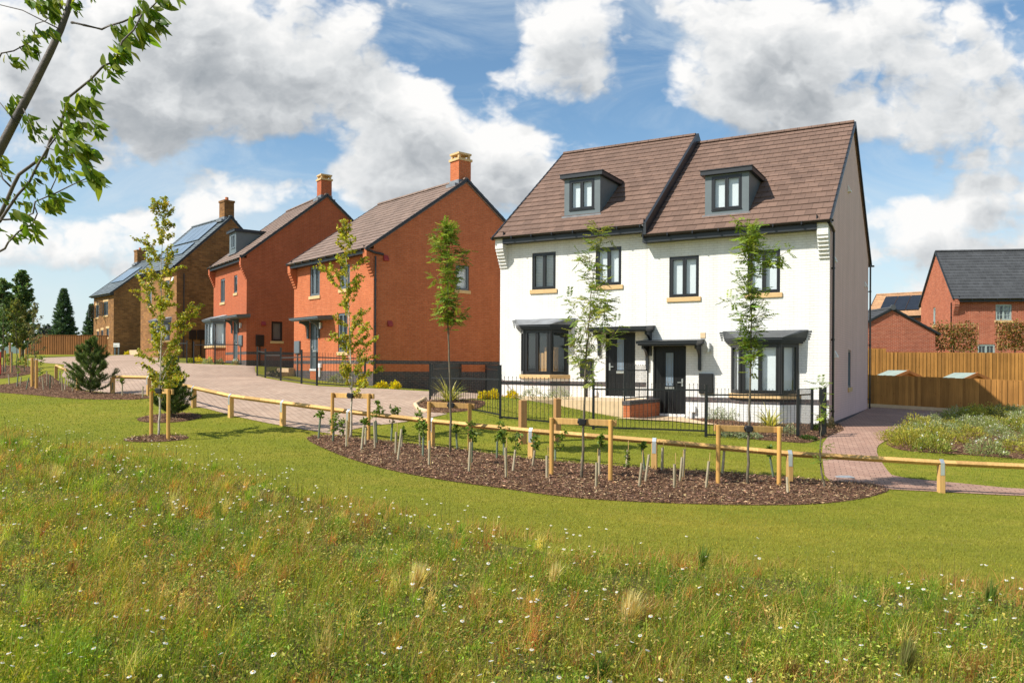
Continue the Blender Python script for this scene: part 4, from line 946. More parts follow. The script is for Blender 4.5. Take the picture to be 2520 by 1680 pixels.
# ================================================================== iron railings
def railing(name, label, posts, panels, hp=1.25, group='black metal garden railings', sp=.1, cat='railing'):
    P = [(ground(u, vb), vt) for (u, vt, vb) in posts]; o = P[0][0]; e = empty(name, o, 0, label, cat, group)
    for p, vt in P:
        u = CU + p.x / p.y * FPX; top = at(u, vt, p.y).z - p.z; b = p - o; mb = MB()
        mb.box(b.x - .03, b.x + .03, b.y - .03, b.y + .03, b.z - .2, b.z + top); mb.box(b.x - .034, b.x + .034, b.y - .034, b.y + .034, b.z + top, b.z + top + .012); mb.build('post', M['rail'], e)
    for (i, j, vt0, vt1, vb0, vb1) in panels:
        p, q = P[i][0], P[j][0]; up, uq = CU + p.x / p.y * FPX, CU + q.x / q.y * FPX
        a1, b1 = at(up, vt0, p.y) - o, at(uq, vt1, q.y) - o; a0, b0 = at(up, vb0, p.y) - o, at(uq, vb1, q.y) - o
        a1, a0, b1, b0 = [Vector(x) for x in (a1, a0, b1, b0)]; Ln = (b1 - a1).length; n = max(2, int(Ln / sp)); mb = MB()
        for k in range(1, n):
            t = k / n; lo = a0.lerp(b0, t); hi = a1.lerp(b1, t); lo.x = hi.x; lo.y = hi.y; mb.tube([lo, hi], .0062, 5)
            mb.tube([hi - Vector((0, 0, .005)), hi + Vector((0, 0, .016))], .011, 5)
        off = Vector((0, 0, .14)); mb.beam(a1 - off, b1 - off, .010, .04); mb.beam(a0, b0, .010, .04); mb.build('railing_panel', M['rail'], e)
    return e
railing('garden_railing', 'long black railing with stepped panels across the lawn of the white houses', [(1058.5, 895, 985), (1231, 899, 1030), (1460, 933, 1056), (1737, 947, 1075), (1963, 958, 1078), (1998, 956, 1062)],
  [(0, 1, 917, 919.5, 986, 1020), (1, 2, 927, 934, 1025, 1048), (2, 3, 943, 945.5, 1050, 1060), (3, 4, 957, 959, 1069, 1076), (4, 5, 958, 957, 1075, 1061)])
railing('garden_gate', 'narrow open black gate leaf of railings by the corner of the white house', [(2018.5, 954, 1076), (2030, 954, 1070)], [(0, 1, 958, 957, 1073, 1068)], sp=.06, cat='gate')
railing('garden_railing', 'short black railing beside the blank orange gable, behind the spiky yellow plant', [(1063, 897, 975), (1147, 896, 961), (1189, 897, 963), (1227, 899, 975)], [(0, 1, 896, 896, 968, 957), (2, 3, 898, 900, 960, 968)])
railing('garden_railing', 'black railing curving along the front lawn of the orange brick house', [(633, 853, 925), (653, 858, 929), (691, 856, 937), (742, 861, 944), (780, 867, 949), (898, 884, 954)],
  [(0, 1, 856, 859, 922, 925), (1, 2, 866, 865, 924, 932), (2, 3, 871, 869, 931, 938), (3, 4, 868, 868, 938, 943), (4, 5, 869, 872, 943, 950)])
railing('garden_railing', 'black railing in front of the red brick house with the dormer', [(439.5, 838, 892), (460, 838, 893.5), (477, 840, 894.5), (529, 840, 896), (602.5, 841, 898.5)],
  [(0, 1, 838.5, 838.5, 889, 890), (2, 3, 842, 842, 890, 892), (3, 4, 841, 842, 892, 895)], sp=.11)
# hoop-topped guard rail on the terrace by the left-hand white door
tz = WL.o.z + fl2 - .02
def onz(u, v, z): d = ray(u, v); t = (z - CZ) / d.z; return Vector((d.x * t, d.y * t, z))
pf = [onz(1222, 984, tz), onz(1380, 983.5, tz), onz(1494, 981, tz)]
tp = [WL.o + WL.ax * (-.3), WL.o + WL.ax * (WL.W + .25)]
fin = WL.o + WL.ax * (WL.W + .25) - WL.ay * 2.6
tpoly = [(tp[0].x, tp[0].y), (pf[0].x, pf[0].y), (pf[1].x, pf[1].y), (fin.x, fin.y), (tp[1].x, tp[1].y)]
mb = MB(); mb.prism(tpoly, tz - 1.2, tz, lambda a, b, z: (a, b, z)); o = mb.build('terrace', M['buff_slab']); tag(o, 'buff stone terrace edge raised in front of the left-hand white house', 'terrace')
hN = fin + WL.ay * .1; hF = WL.o + WL.ax * (WL.W + .25) - WL.ay * .55
e = empty('hoop_railing', (hN.x, hN.y, tz), 0, 'hoop topped black guard rail between the two white front doors', 'railing', 'black metal garden railings'); mb = MB(); pp = MB(); dv = Vector((hF.x - hN.x, hF.y - hN.y, 0)); L_ = dv.length; n = int(L_ / .1); dn = dv.normalized()
for i in range(0, n - 1, 2):
    a, b = dn * (i * .1 + .06), dn * (i * .1 + .16); z1 = 1.02; c = (a + b) / 2
    arc = [c + (a - c) * math.cos(t) + Vector((0, 0, z1 + .05 * math.sin(t))) for t in [math.pi * k / 6 for k in range(7)]]
    mb.tube([a + Vector((0, 0, .06))] + arc + [b + Vector((0, 0, .06))], .007, 5)
mb.beam(Vector((0, 0, .08)), dn * L_ + Vector((0, 0, .08)), .01, .035); mb.beam(Vector((0, 0, .9)), dn * L_ + Vector((0, 0, .9)), .01, .035); mb.build('railing_panel', M['rail'], e)
for t in (0, 1): q = dn * (L_ * t); mb = MB(); mb.box(q.x - .025, q.x + .025, q.y - .025, q.y + .025, -.3, .98); mb.build('post', M['rail'], e)
# low wall stepping the terrace down to the right-hand door
e = empty('low_brick_wall', (fin.x, fin.y, WR.o.z), A_W, 'low orange brick wall with dark brick coping beside the right-hand white door', 'wall'); Lw = 2.6; zt_ = tz - WR.o.z - .02
mb = MB(); mb.box(-.02, .2, .0, Lw, -.6, zt_ - .09); mb.build('wall', M['orange_brick'], e); mb = MB(); mb.box(-.035, .215, -.015, Lw, zt_ - .09, zt_ + .03); mb.build('coping', M['blue_brick'], e, bevel=.006)
sheet('door_path', gpoly([(1597,1026),(1700,1021),(1680,1029),(1768,1047),(1730,1045),(1650,1037),(1540,1032),(1512,1032)]), M['buff_slab'], .03, .4)
# sandstone steps at the orange house
def block(name, label, cat, px, hgt, dep, mat, rz, group=None):
    a, b = ground(*px[0]), ground(*px[1]); e = empty(name, a, math.atan2(b.y - a.y, b.x - a.x), label, cat, group); return e, (b - a).length
e, L_ = block('raised_planter', 'buff stone steps and planter by the door of the orange brick house', 'planter', [(683, 925), (737, 926)], .4, .8, None, 0)
mb = MB(); mb.box(0, .55, 0, 1.0, -.3, .18); mb.build('step', M['buff_slab'], e, bevel=.01); mb = MB(); mb.box(.56, L_, 0, 1.0, -.3, .36); mb.build('step', M['buff_slab'], e, bevel=.01); mb = MB(); mb.box(L_ + .002, L_ + 1.5, .25, 1.0, -.3, .33); mb.build('side_wall', M['sill'], e, bevel=.01)
e, L_ = block('planter_edging', 'pale low kerb planter in front of the ironstone house', 'planter', [(318, 873), (400, 874)], .3, 1, None, 0); mb = MB(); mb.box(0, L_, 0, .25, -.3, .42); mb.build('kerb_wall', M['buff_slab'], e, bevel=.01); mb = MB(); mb.box(0, L_, .25, 1.2, -.3, .34); mb.build('soil', M['mulch'], e)
# curved kerb round the spiky yellow plant
kc = chaikin(gpoly([(1046,983),(1022,997),(1030,1009),(1062,1018)]), 0); mb = MB(); ks = [Vector((a, b, G(a, b) + .03)) for a, b in kc]
kk = []; 
for i in range(len(ks) - 1): kk += [ks[i].lerp(ks[i + 1], t / 4) for t in range(4)]
mb.tube(kk, .06, 6); o = mb.build('kerb', M['buff_slab'], smooth=True); tag(o, 'pale curved kerb round the bed of the spiky yellow plant', 'kerb')
c0 = ground(2075, 1174); mb = MB(); mb.box(-.17, .17, -.12, .12, 0, .022); o = mb.build('drain_cover', M['galv'], bevel=.004); o.location = c0; tag(o, 'small pale drain cover set in the block path by the bark bed', 'drain cover')
# two stout timber posts
def timber_post(u, vt, vb, w, label):
    p = ground(u, vb); h = at(u, vt, p.y).z - p.z; mb = MB(); mb.box(-w / 2, w / 2, -w / 2, w / 2, -.25, h); o = mb.build('timber_post', M['sleeper'], bevel=.012); o.location = p; o.rotation_euler = (0, 0, R(20)); tag(o, label, 'post', 'stout timber posts on the lawn')
timber_post(1286, 984, 1091, .15, 'stout square timber post on the lawn, nearer the drive'); timber_post(1371, 980, 1084, .14, 'stout square timber post on the lawn, behind the left stake of the middle rowan')

# ================================================================== stakes
def stakes(L, Rr, tr, rowlabel, r=.038):
    a, b = ground(L[0], L[2]), ground(Rr[0], Rr[2]); Y = (a.y + b.y) / 2
    e = empty('tree_support', a, 0, rowlabel, 'tree stake', 'pairs of stakes with a crossbar'); tops = []
    for p, (u, vt, vb) in ((a, L), (b, Rr)):
        h = at(u, vt, p.y).z - p.z; q = p - a; mb = MB(); mb.tube([q + Vector((0, 0, -.3)), q + Vector((0, 0, h - .01)), q + Vector((0, 0, h))], [r, r, r * .9], 14); mb.build('stake', M['post_wood'], e, smooth=False); tops.append(q + Vector((0, 0, h)))
    mb = MB(); d = (tops[1] - tops[0]).normalized(); n = Vector((d.y, -d.x, 0)); s = Vector((0, .0, -.06)) - n * (r + .024)
    mb.beam(tops[0] + s - d * .05, tops[1] + s + d * .09, .042, .105); mb.build('crossbar', M['timber'], e, bevel=.005)
    u, Yt = tr; t = (u - L[0]) / (Rr[0] - L[0]); c = tops[0].lerp(tops[1], t) + Vector((0, 0, -.065)); mb = MB(); mb.box(c.x - .055, c.x + .055, c.y - .05, c.y + .06, c.z - .045, c.z + .06)
    mb.tube([c + Vector((-.07, 0, .03)), c + Vector((.07, 0, .0))], .05, 8); mb.build('tree_tie', M['rubber'], e, bevel=.01)
stakes((372, 953, 1072), (414, 957, 1084), (391, 0), 'pair of round stakes with a crossbar, holding the birch in the small bark ring')
stakes((817.7, 966, 1073), (907, 968, 1087), (862, 0), 'round stakes with a crossbar, holding the birch at the left tip of the bark bed')
stakes((1055.5, 988, 1112), (1155.5, 992, 1117), (1109, 0), 'pair of round stakes with a crossbar, holding the rowan in front of the orange gable')
stakes((1357, 1027, 1175), (1502, 1032, 1190), (1432, 0), 'pair of round stakes with a crossbar, holding the rowan by the two white doors')
stakes((1767, 1045, 1196), (1917, 1049, 1201), (1841, 0), 'pair of round stakes with a crossbar, holding the rowan before the right-hand bay window')

# ================================================================== trees
def curve(p0, d, Ln, n, rng, up=.0, wob=.12):
    pts = [p0.copy()]; d = d.normalized()
    for i in range(n):
        d = (d + Vector((rng.gauss(0, wob), rng.gauss(0, wob), rng.gauss(0, wob) + up))).normalized(); pts.append(pts[-1] + d * (Ln / n))
    return pts
def tree(name, label, path, r0, kind, crown, seed, cat='tree', group=None, bark=None, nl=26, cols=None, lsize=1.0, dens=1.0, limb_r=.35):
    """path: trunk points (world); crown: list of (height fraction, reach in m)"""
    rng = random.Random(seed); nr = np.random.default_rng(seed); o = path[0]; e = empty(name, o, 0, label, cat, group)
    P = [p - o for p in path]; H = P[-1].z
    mb = MB(); m = len(P); fine = []
    for i in range(m - 1): fine += [P[i].lerp(P[i + 1], t / 4) + Vector((rng.gauss(0, .006), rng.gauss(0, .006), 0)) for t in range(4)]
    fine.append(P[-1]); rad = [max(.003, r0 * (1 - .93 * (i / (len(fine) - 1)) ** .8)) for i in range(len(fine))]; rad[0] *= 1.15; fine[0] = fine[0] - Vector((0, 0, .15))
    mb.tube(fine, rad, 8)
    cx = [c[0] for c in crown]; cy = [c[1] for c in crown]; tips = []
    def trunk_at(f):
        x = f * (len(fine) - 1); i = min(int(x), len(fine) - 2); return fine[i].lerp(fine[i + 1], x - i), rad[i]
    az = rng.random() * 6.28
    for i in range(nl):
        f = cx[0] + (cx[-1] - cx[0]) * ((i + rng.random() * .8) / nl); reach = float(np.interp(f, cx, cy)) * (rng.uniform(.4, 1.3) if kind == 'rowan' else rng.uniform(.6, 1.15)); az += 2.4 + rng.gauss(0, .3)
        b, rr = trunk_at(max(.05, f - reach * (.28 if kind != 'birch' else .22) / H)); el = {'birch': rng.uniform(.75, 1.2), 'rowan': rng.uniform(.85, 1.3), 'broad': rng.uniform(.4, 1.0)}[kind]
        ln = reach / max(.35, math.cos(el)) * .85
        d = Vector((math.cos(az) * math.cos(el), math.sin(az) * math.cos(el), math.sin(el))); pts = curve(b, d, ln, 6, rng, .02 if kind != 'birch' else -.03, .1)
        rl = max(.003, rr * limb_r); mb.tube(pts, [rl * (1 - .8 * k / 6) for k in range(7)], 5, False); tips.append((pts, 1))
        for t in range(int(3 + ln * 3)):
            k = rng.randint(1, 5); d2 = (pts[k + 1] - pts[k]).normalized() + Vector((rng.gauss(0, .6), rng.gauss(0, .6), rng.gauss(.05, .35))); tw = curve(pts[k].lerp(pts[k + 1], rng.random()), d2, ln * rng.uniform(.2, .42), 4, rng, -.06 if kind == 'birch' else 0, .15)
            mb.tube(tw, [.0035, .003, .0028, .0025, .002], 3, False); tips.append((tw, .6))
    tips.append((fine[int(len(fine) * .8):], 1))
    mb.build('trunk', bark or M['bark'], e, smooth=True)
    B, D = [], []
    for pts, wgt in tips:
        ln = sum((pts[i + 1] - pts[i]).length for i in range(len(pts) - 1)); n = int(dens * ln * {'birch': 95, 'rowan': 46, 'broad': 80}[kind]) + 2
        for _ in range(n):
            x = rng.uniform(.15 if wgt < 1 else .3, 1) * (len(pts) - 1); i = min(int(x), len(pts) - 2); B.append(pts[i].lerp(pts[i + 1], x - i)); D.append((pts[i + 1] - pts[i]).normalized())
    B = np.array(B); D = np.array(D); n = len(B)
    if kind == 'rowan':
        cols = cols or [(.14,.21,.025),(.20,.28,.035),(.28,.35,.05)]
        out = unit(nr.normal(size=(n, 3)) * [1, 1, .5] + D * .5 + [0, 0, -.1]); bend = unit(out + [0, 0, -.35]); L = nr.uniform(.10, .25, n) * lsize; c0 = tints(cols, n, .22, .08, nr)
        PB, PD, PS, PL, PC = [], [], [], [], []
        sd_ = unit(np.cross(out, [0, 0, 1.0]) + 1e-6)
        for j in range(6):
            t = .3 + .7 * j / 5; pos = B + out * (L * t * .6)[:, None] + bend * (L * t * .4)[:, None]
            for s in (-1, 1):
                dd = unit(sd_ * s + bend * .55 + nr.normal(0, .12, (n, 3)) + [0, 0, -.15]); PB.append(pos); PD.append(dd); PL.append(L * .33 * (1 - .3 * abs(t - .6))); PC.append(c0 * np.exp(nr.normal(0, .08, (n, 1)))); PS.append(unit(np.cross(dd, unit(np.cross(sd_, bend))) + nr.normal(0, .25, (n, 3))))
        V, F, C = leaves(np.concatenate(PB), np.concatenate(PD), np.concatenate(PS), np.concatenate(PL), np.concatenate(PL) * .42, np.concatenate(PC))
    else:
        cols = cols or [(.21,.25,.022),(.31,.33,.03),(.41,.39,.045),(.52,.42,.04)]
        hang = unit(nr.normal(size=(n, 3)) * [1, 1, .6] + [0, 0, -.75]); L = nr.uniform(.038, .062, n) * lsize; st = B + unit(nr.normal(size=(n, 3))) * .03
        V, F, C = leaves(st, hang, side_of(hang, nr), L, L * .72, tints(cols, n, .25, .1, nr), .12, .38)
    np_mesh('crown', V, F, M['leaf'], e, C); return e
def tpath(px, Y=None):
    b = ground(*px[0]); out = [b]
    for u, v in px[1:]: out.append(at(u, v, b.y))
    return out
tree('birch_tree', 'tall yellow-green birch standing alone in a small bark ring on the left lawn', tpath([(391,1075),(393,1000),(394,930),(397,840),(398,740),(397,640),(402,560),(407,492)]), .026, 'birch', [(.17,.38),(.28,.58),(.45,.66),(.6,.54),(.75,.34),(.9,.24),(1,.1)], 5, group='staked birch trees', bark=M['birch'], nl=42, dens=1.15, lsize=1.12)
tree('birch_tree', 'yellow-green birch at the left tip of the long bark bed, before the orange house front', tpath([(862,1079),(865,1000),(866,930),(862,850),(858,760),(854,680),(851,600),(847,545)]), .026, 'birch', [(.2,.5),(.33,.6),(.5,.56),(.65,.46),(.8,.32),(.92,.2),(1,.08)], 9, group='staked birch trees', bark=M['birch'], nl=40, dens=1.15, lsize=1.08)
tree('rowan_tree', 'slender rowan with a compact crown in front of the blank orange gable', tpath([(1109,1119),(1108,1000),(1107,900),(1103,820),(1100,760),(1102,680),(1101,600),(1101,557)]), .026, 'rowan', [(.40,.2),(.5,.32),(.62,.38),(.75,.36),(.88,.22),(1,.06)], 3, group='staked rowan trees', nl=28, dens=.4)
tree('rowan_tree', 'slender rowan with an open crown between the two white front doors', tpath([(1431,1183),(1435,1080),(1438,980),(1441,900),(1446,830),(1453,740),(1465,640),(1475,556)]), .027, 'rowan', [(.32,.36),(.42,.5),(.55,.5),(.68,.36),(.8,.2),(1,.05)], 4, group='staked rowan trees', nl=24, dens=.19, cols=[(.16,.22,.035),(.24,.30,.05),(.33,.37,.08)])
tree('rowan_tree', 'slender rowan with a dense dark crown, right of the white doors before the bay', tpath([(1839,1197),(1843,1080),(1845,980),(1847,880),(1849,790),(1850,700),(1851,630),(1852,556)]), .027, 'rowan', [(.36,.3),(.5,.26),(.64,.32),(.78,.34),(.9,.22),(1,.05)], 6, group='staked rowan trees', nl=28, dens=.38)
# whip sapling at the end of the bed
wp = tpath([(2031,1206),(2024,1170),(2018,1140),(2019,1080),(2020,1030),(2017,980),(2018,930)])
tree('whip_tree', 'thin bent whip tree at the right end of the long bark bed', wp, .022, 'rowan', [(.25,.1),(.5,.08),(.7,.1),(1,.06)], 12, nl=5, dens=.22)

# foreground cherry, close to the lens, its crown reaching in from the upper left
def cherry():
    rng = random.Random(21); nr = np.random.default_rng(21)
    s = 1 / 2.45; pt = lambda x, y, Y: at(x * s, y * s, Y)
    base = Vector((-3.35, 3.6, 0)); base.z = G(base.x, base.y)
    e = empty('cherry_tree', base, 0, 'leaning young cherry tree reaching in from the upper left corner', 'tree'); mb = MB()
    Yt = 3.4
    trunk = [base + Vector((0, 0, -.2)), base + Vector((.15, -.02, .8)), pt(-420, 1750, 3.5), pt(-180, 1280, 3.45), pt(0, 900, Yt), pt(110, 690, Yt), pt(205, 510, Yt), pt(300, 320, Yt), pt(365, 180, Yt), pt(410, 60, Yt), pt(450, -120, Yt), pt(520, -420, Yt), pt(560, -800, 3.5)]
    mb.tube([p - base for p in trunk], [.045, .036, .028, .0225, .0195, .018, .0168, .0155, .014, .0125, .0105, .008, .004], 10)
    br = [([(408,118),(440,140),(520,163),(600,166),(660,160),(740,135),(820,100),(880,60),(960,5),(1080,-80)], .0078, 3.3),
          ([(-260,1640),(-120,1480),(0,1285),(40,1210),(75,1130),(150,1060),(200,970),(240,930),(300,830),(345,755),(380,690),(450,600),(560,490),(640,410),(680,360),(740,265),(800,185),(850,80)], .0105, 3.0),
          ([(-260,1660),(-120,1500),(0,1340),(60,1270),(110,1190),(170,1090),(230,1000),(300,890),(340,820),(400,850),(440,830)], .0085, 2.9),
          ([(-120,1400),(0,1345),(60,1335),(130,1320),(200,1285),(265,1240),(360,1165),(450,1105),(520,1065)], .0055, 2.75),
          ([(-200,1620),(0,1500),(60,1460),(130,1400),(185,1340),(225,1290),(250,1250)], .0055, 2.7),
          ([(352,165),(250,125),(130,70),(0,25),(-140,-20)], .004, 3.35), ([(-100,440),(0,388),(60,350),(100,322),(180,240),(240,175),(270,130),(295,95)], .005, 3.2),
          ([(75,1130),(40,1085),(0,1040),(-60,960)], .005, 3.0), ([(125,760),(70,700),(40,640)], .004, 3.4), ([(165,670),(220,800),(280,855)], .003, 3.4), ([(395,70),(360,20),(300,-60)], .006, 3.4), ([(300,1180),(330,1080),(380,1010)], .003, 2.9), ([(290,905),(400,930),(470,940)], .0025, 2.9),([(450,1100),(500,1080),(560,1040)],.0025,2.8)]
    for px, r, Y in br:
        n = len(px); mb.tube([pt(x, y, Y) + Vector((rng.gauss(0, .003), rng.gauss(0, .02), rng.gauss(0, .003))) - base for x, y in px], [r * .75 * (1 - .65 * i / n) for i in range(n)], 6)
    mb.build('trunk', M['cherry_bark'], e, smooth=True)
    # leaf clusters: (x, y, spread, count, length px, depth)
    cl = [(700,180,30,7,75,3.3),(770,230,35,8,110,3.3),(850,170,40,9,120,3.3),(900,80,45,9,120,3.3),(960,150,30,6,120,3.3),(990,20,40,6,80,3.3),(840,60,30,5,70,3.3),(1040,0,30,5,70,3.3),(730,330,40,8,95,3.0),(690,345,25,5,90,3.0),(790,330,25,4,90,3.0),
          (670,450,30,8,75,3.0),(700,400,18,3,90,3.0),(575,500,25,6,60,3.0),(570,540,20,4,75,3.0),(440,630,40,9,90,3.0),(520,620,40,10,100,3.0),(550,650,30,8,90,3.0),(430,700,30,8,80,3.0),(400,770,40,9,90,3.0),(330,800,25,4,80,3.0),(470,760,20,6,75,3.0),
          (590,780,30,10,90,2.9),(560,770,20,4,60,2.9),(510,800,15,4,50,2.9),(450,840,35,9,85,2.9),(380,860,30,7,70,2.9),(440,920,40,10,90,2.9),(500,930,40,10,100,2.9),(540,920,25,6,95,2.9),(520,980,30,8,80,2.9),(400,1000,30,8,60,2.9),(360,960,18,3,55,2.9),(380,1060,25,6,65,2.9),
          (460,1080,18,3,85,2.8),(540,1040,20,4,130,2.75),(590,1070,16,4,150,2.75),(550,1085,16,4,60,2.75),(330,1180,40,9,90,2.75),(300,1230,35,9,90,2.75),(250,1250,22,4,60,2.75),(350,1210,20,5,85,2.75),(250,970,22,5,55,3.0),(310,975,25,5,65,3.0),(330,1020,15,3,60,3.0),(245,1055,18,4,50,2.9),(200,1040,14,3,50,2.9),
          (140,1110,20,4,50,2.9),(190,1140,28,9,65,2.9),(210,1090,15,3,50,2.9),(90,1190,15,3,40,2.9),(160,1230,22,5,75,2.9),(120,1230,15,3,40,2.9),(70,1300,18,4,50,2.7),(140,1310,22,5,85,2.7),(165,1370,22,6,60,2.7),(215,1370,25,5,80,2.7),(200,1430,18,4,70,2.7),(130,1430,22,5,60,2.7),(100,1450,18,3,50,2.7),(60,1440,15,3,55,2.7),(145,1380,14,4,45,2.7),
          (20,980,25,6,75,3.0),(15,1045,25,5,60,3.0),(0,960,20,5,60,3.0),(5,1210,15,3,50,2.9),(0,1385,12,3,45,2.7),(60,650,22,7,70,3.4),(110,610,22,4,70,3.4),(90,670,18,4,60,3.4),(180,720,25,6,70,3.4),(160,760,25,6,65,3.4),(215,790,25,6,60,3.4),(260,830,18,5,45,3.4),(190,830,16,4,50,3.4),
          (70,370,25,5,80,3.2),(110,380,20,4,70,3.2),(150,300,30,7,85,3.2),(195,320,30,7,75,3.2),(150,240,22,4,60,3.2),(205,235,22,5,60,3.2),(240,200,25,4,65,3.2),(275,210,22,4,80,3.2),(310,185,18,3,70,3.2),(220,290,15,3,50,3.2),
          (230,40,40,8,90,3.4),(280,60,35,8,90,3.4),(330,80,30,7,85,3.4),(300,20,30,6,70,3.4),(180,10,25,5,70,3.4),(440,60,25,6,60,3.4),(470,20,20,5,60,3.4),(555,0,15,3,30,3.4),(370,30,25,5,60,3.4)]
    B, D, L = [], [], []
    for (x, y, sp_, n, ln, Y) in cl:
        c = pt(x, y, Y); m = Y / FPX * s
        for _ in range(n + 3):
            B.append(tuple(c + Vector((rng.gauss(0, sp_ * .45) - ln * .25, rng.gauss(0, sp_ * .8), rng.gauss(0, sp_ * .45) + ln * .35)) * 1.0 * m * 1.0 - base) if False else tuple(c + Vector(((rng.gauss(0, sp_ * .5) - ln * .2) * m, rng.gauss(0, sp_) * m, (rng.gauss(0, sp_ * .5) + ln * .3) * m)) - base))
            a = rng.gauss(-.95, .38); D.append((math.cos(a), rng.gauss(0, .35), math.sin(a))); L.append(ln * rng.uniform(.8, 1.25) * m)
    B, D, L = np.array(B), unit(np.array(D)), np.array(L); n = len(B)
    S = side_of(D, nr); S = unit(S + .7 * np.cross(D, [0, 0, 1.0])); c = tints([(.09,.17,.014),(.14,.23,.022),(.20,.28,.03),(.26,.32,.05)], n, .18, .06, nr)
    # eight-vertex leaf: pointed, folded on the midrib, curled at the tip
    N = np.cross(D, S); W = L * nr.uniform(.30, .44, n); prof = [(0, .04), (.18, .62), (.42, 1.0), (.7, .74), (.88, .34)]; rows = []
    cu = nr.uniform(.05, .3, n)
    for t, w in prof:
        m_ = B + D * (L * t)[:, None] - N * (cu * L * t * t)[:, None]
        h = (W * w / 2)[:, None]; rows += [m_ - S * h + N * h * .45, m_, m_ + S * h + N * h * .45]
    tip = B + D * L[:, None] - N * (cu * L)[:, None]
    V = np.stack(rows + [tip], 1); nv = V.shape[1]; q = []
    for r_ in range(4):
        a = r_ * 3; q += [(a, a + 1, a + 4, a + 3), (a + 1, a + 2, a + 5, a + 4)]
    q += [(12, 13, 15, 15), (13, 14, 15, 15)]
    tri = []
    for f in q:
        tri.append((f[0], f[1], f[2]))
        if f[2] != f[3]: tri.append((f[0], f[2], f[3]))
    F = (np.arange(n)[:, None, None] * nv + np.array(tri)[None]).reshape(-1, 3)
    np_mesh('crown', V.reshape(-1, 3), F, M['leaf_gloss'], e, np.repeat(c, nv, 0))
cherry()

# conifers
def conifer(name, label, u, vb, vt, Y, wpx, seed, cols, nb=260, needle=.1, dens=26, group=None, up=-.15, power=.8, bare=.04, nw=.012):
    rng = random.Random(seed); nr = np.random.default_rng(seed); b = at(u, vb, Y) if Y else ground(u, vb)
    if Y: b.z = G(b.x, b.y)
    H = at(u, vt, b.y).z - b.z; Rm = wpx / 2 / FPX * b.y; e = empty(name, b, 0, label, 'tree', group); mb = MB(); mb.tube([(0, 0, -.2), (0, 0, H * .5), (0, 0, H)], [H * .018, H * .01, H * .002], 7); B, D = [], []
    az = 0
    for i in range(nb):
        f = bare + (1 - bare) * (i / nb) ** 1.15; az += 2.4 + rng.gauss(0, .2); ln = Rm * (1 - f) ** power * rng.uniform(.72, 1.1) + .03 * Rm; a0 = Vector((0, 0, H * f)); d = Vector((math.cos(az), math.sin(az), up + f * .5)); pts = curve(a0, d, ln, 5, rng, .05, .06)
        mb.tube(pts, [H * .004 * (1 - f * .6) * (1 - .15 * k) for k in range(6)], 4, False)
        n = int(ln / Rm * dens) + 4
        for _ in range(n):
            x = rng.uniform(.15, 1) ** .8 * 5; k = min(int(x), 4); p = pts[k].lerp(pts[k + 1], x - k); w = ln * .28 * (1 - x / 6.5); dd = (pts[k + 1] - pts[k]).normalized(); sdv = Vector((-dd.y, dd.x, 0)); q = p + sdv * rng.uniform(-w, w) + Vector((0, 0, rng.uniform(-.05, .02) * ln))
            for _ in range(2): B.append(tuple(q)); D.append(tuple(dd * .8 + sdv * rng.gauss(0, .6) + Vector((0, 0, rng.gauss(.0, .35)))))
    B, D = np.array(B), unit(np.array(D)); n = len(B); L = nr.uniform(.7, 1.3, n) * needle
    mb.build('trunk', M['bark'], e); V, F, C = leaves(B, D, side_of(D, nr), L, np.full(n, nw), tints(cols, n, .25, .08, nr), .1, .5); np_mesh('crown', V, F, M['needle'], e, C)
def pine(name, label, u, vb, vt, wpx, seed, group):
    """young pine: whorls of upswept shoots packed with long needles"""
    rng = random.Random(seed); nr = np.random.default_rng(seed); b = ground(u, vb); H = at(u, vt, b.y).z - b.z; Rm = wpx / 2 / FPX * b.y; e = empty(name, b, 0, label, 'tree', group); mb = MB(); mb.tube([(0, 0, -.1), (.01, 0, H * .5), (0, 0, H)], [.028, .018, .006], 7); B, D = [], []
    def shoot(pts):
        for i in range(len(pts) - 1):
            for _ in range(44):
                p = pts[i].lerp(pts[i + 1], rng.random()); d = (pts[i + 1] - pts[i]).normalized(); B.append(tuple(p)); D.append(tuple(d * .75 + Vector((rng.gauss(0, .55), rng.gauss(0, .55), rng.gauss(.1, .5)))))
    az = 0
    for w in range(9):
        f = .08 + .84 * w / 8.5
        for j in range(9 if w < 6 else 5):
            az += 2.4 + rng.gauss(0, .4); reach = Rm * (1.02 - f) ** .75 * rng.uniform(.6, 1.08) * (.75 if w == 0 else 1); el = .2 + f * .7 + rng.gauss(0, .12); a = Vector((0, 0, H * (f + rng.gauss(0, .02)))); pts = curve(a, Vector((math.cos(az) * math.cos(el), math.sin(az) * math.cos(el), math.sin(el))), reach / math.cos(min(el, 1.0)), 5, rng, .09, .06); mb.tube(pts, [.009, .008, .007, .006, .005, .004], 4, False); shoot(pts[1:])
            for t in range(4):
                k = rng.randint(2, 4); d2 = (pts[k + 1] - pts[k]).normalized() + Vector((rng.gauss(0, .6), rng.gauss(0, .6), .25)); tw = curve(pts[k], d2, reach * .35, 3, rng, .1, .05); shoot(tw)
    top = [Vector((0, 0, H * (.8 + .2 * k / 4))) for k in range(5)]; shoot(top); shoot(top)
    B, D = np.array(B), unit(np.array(D)); n = len(B); mb.build('trunk', M['twig'], e)
    V, F, C = leaves(B, D, side_of(D, nr), nr.uniform(.06, .10, n), np.full(n, .0085), tints([(.09,.14,.036),(.11,.165,.045),(.17,.225,.07)], n, .25, .08, nr), .1, .4); np_mesh('crown', V, F, M['needle'], e, C)
pine('pine_tree', 'bushy young pine in the left bark bed beside the knee rail', 222, 972, 836, 146, 31, 'young pines by the drive'); pine('pine_tree', 'bushy young pine on the lawn right behind the staked birch', 421, 1029, 878, 126, 32, 'young pines by the drive')
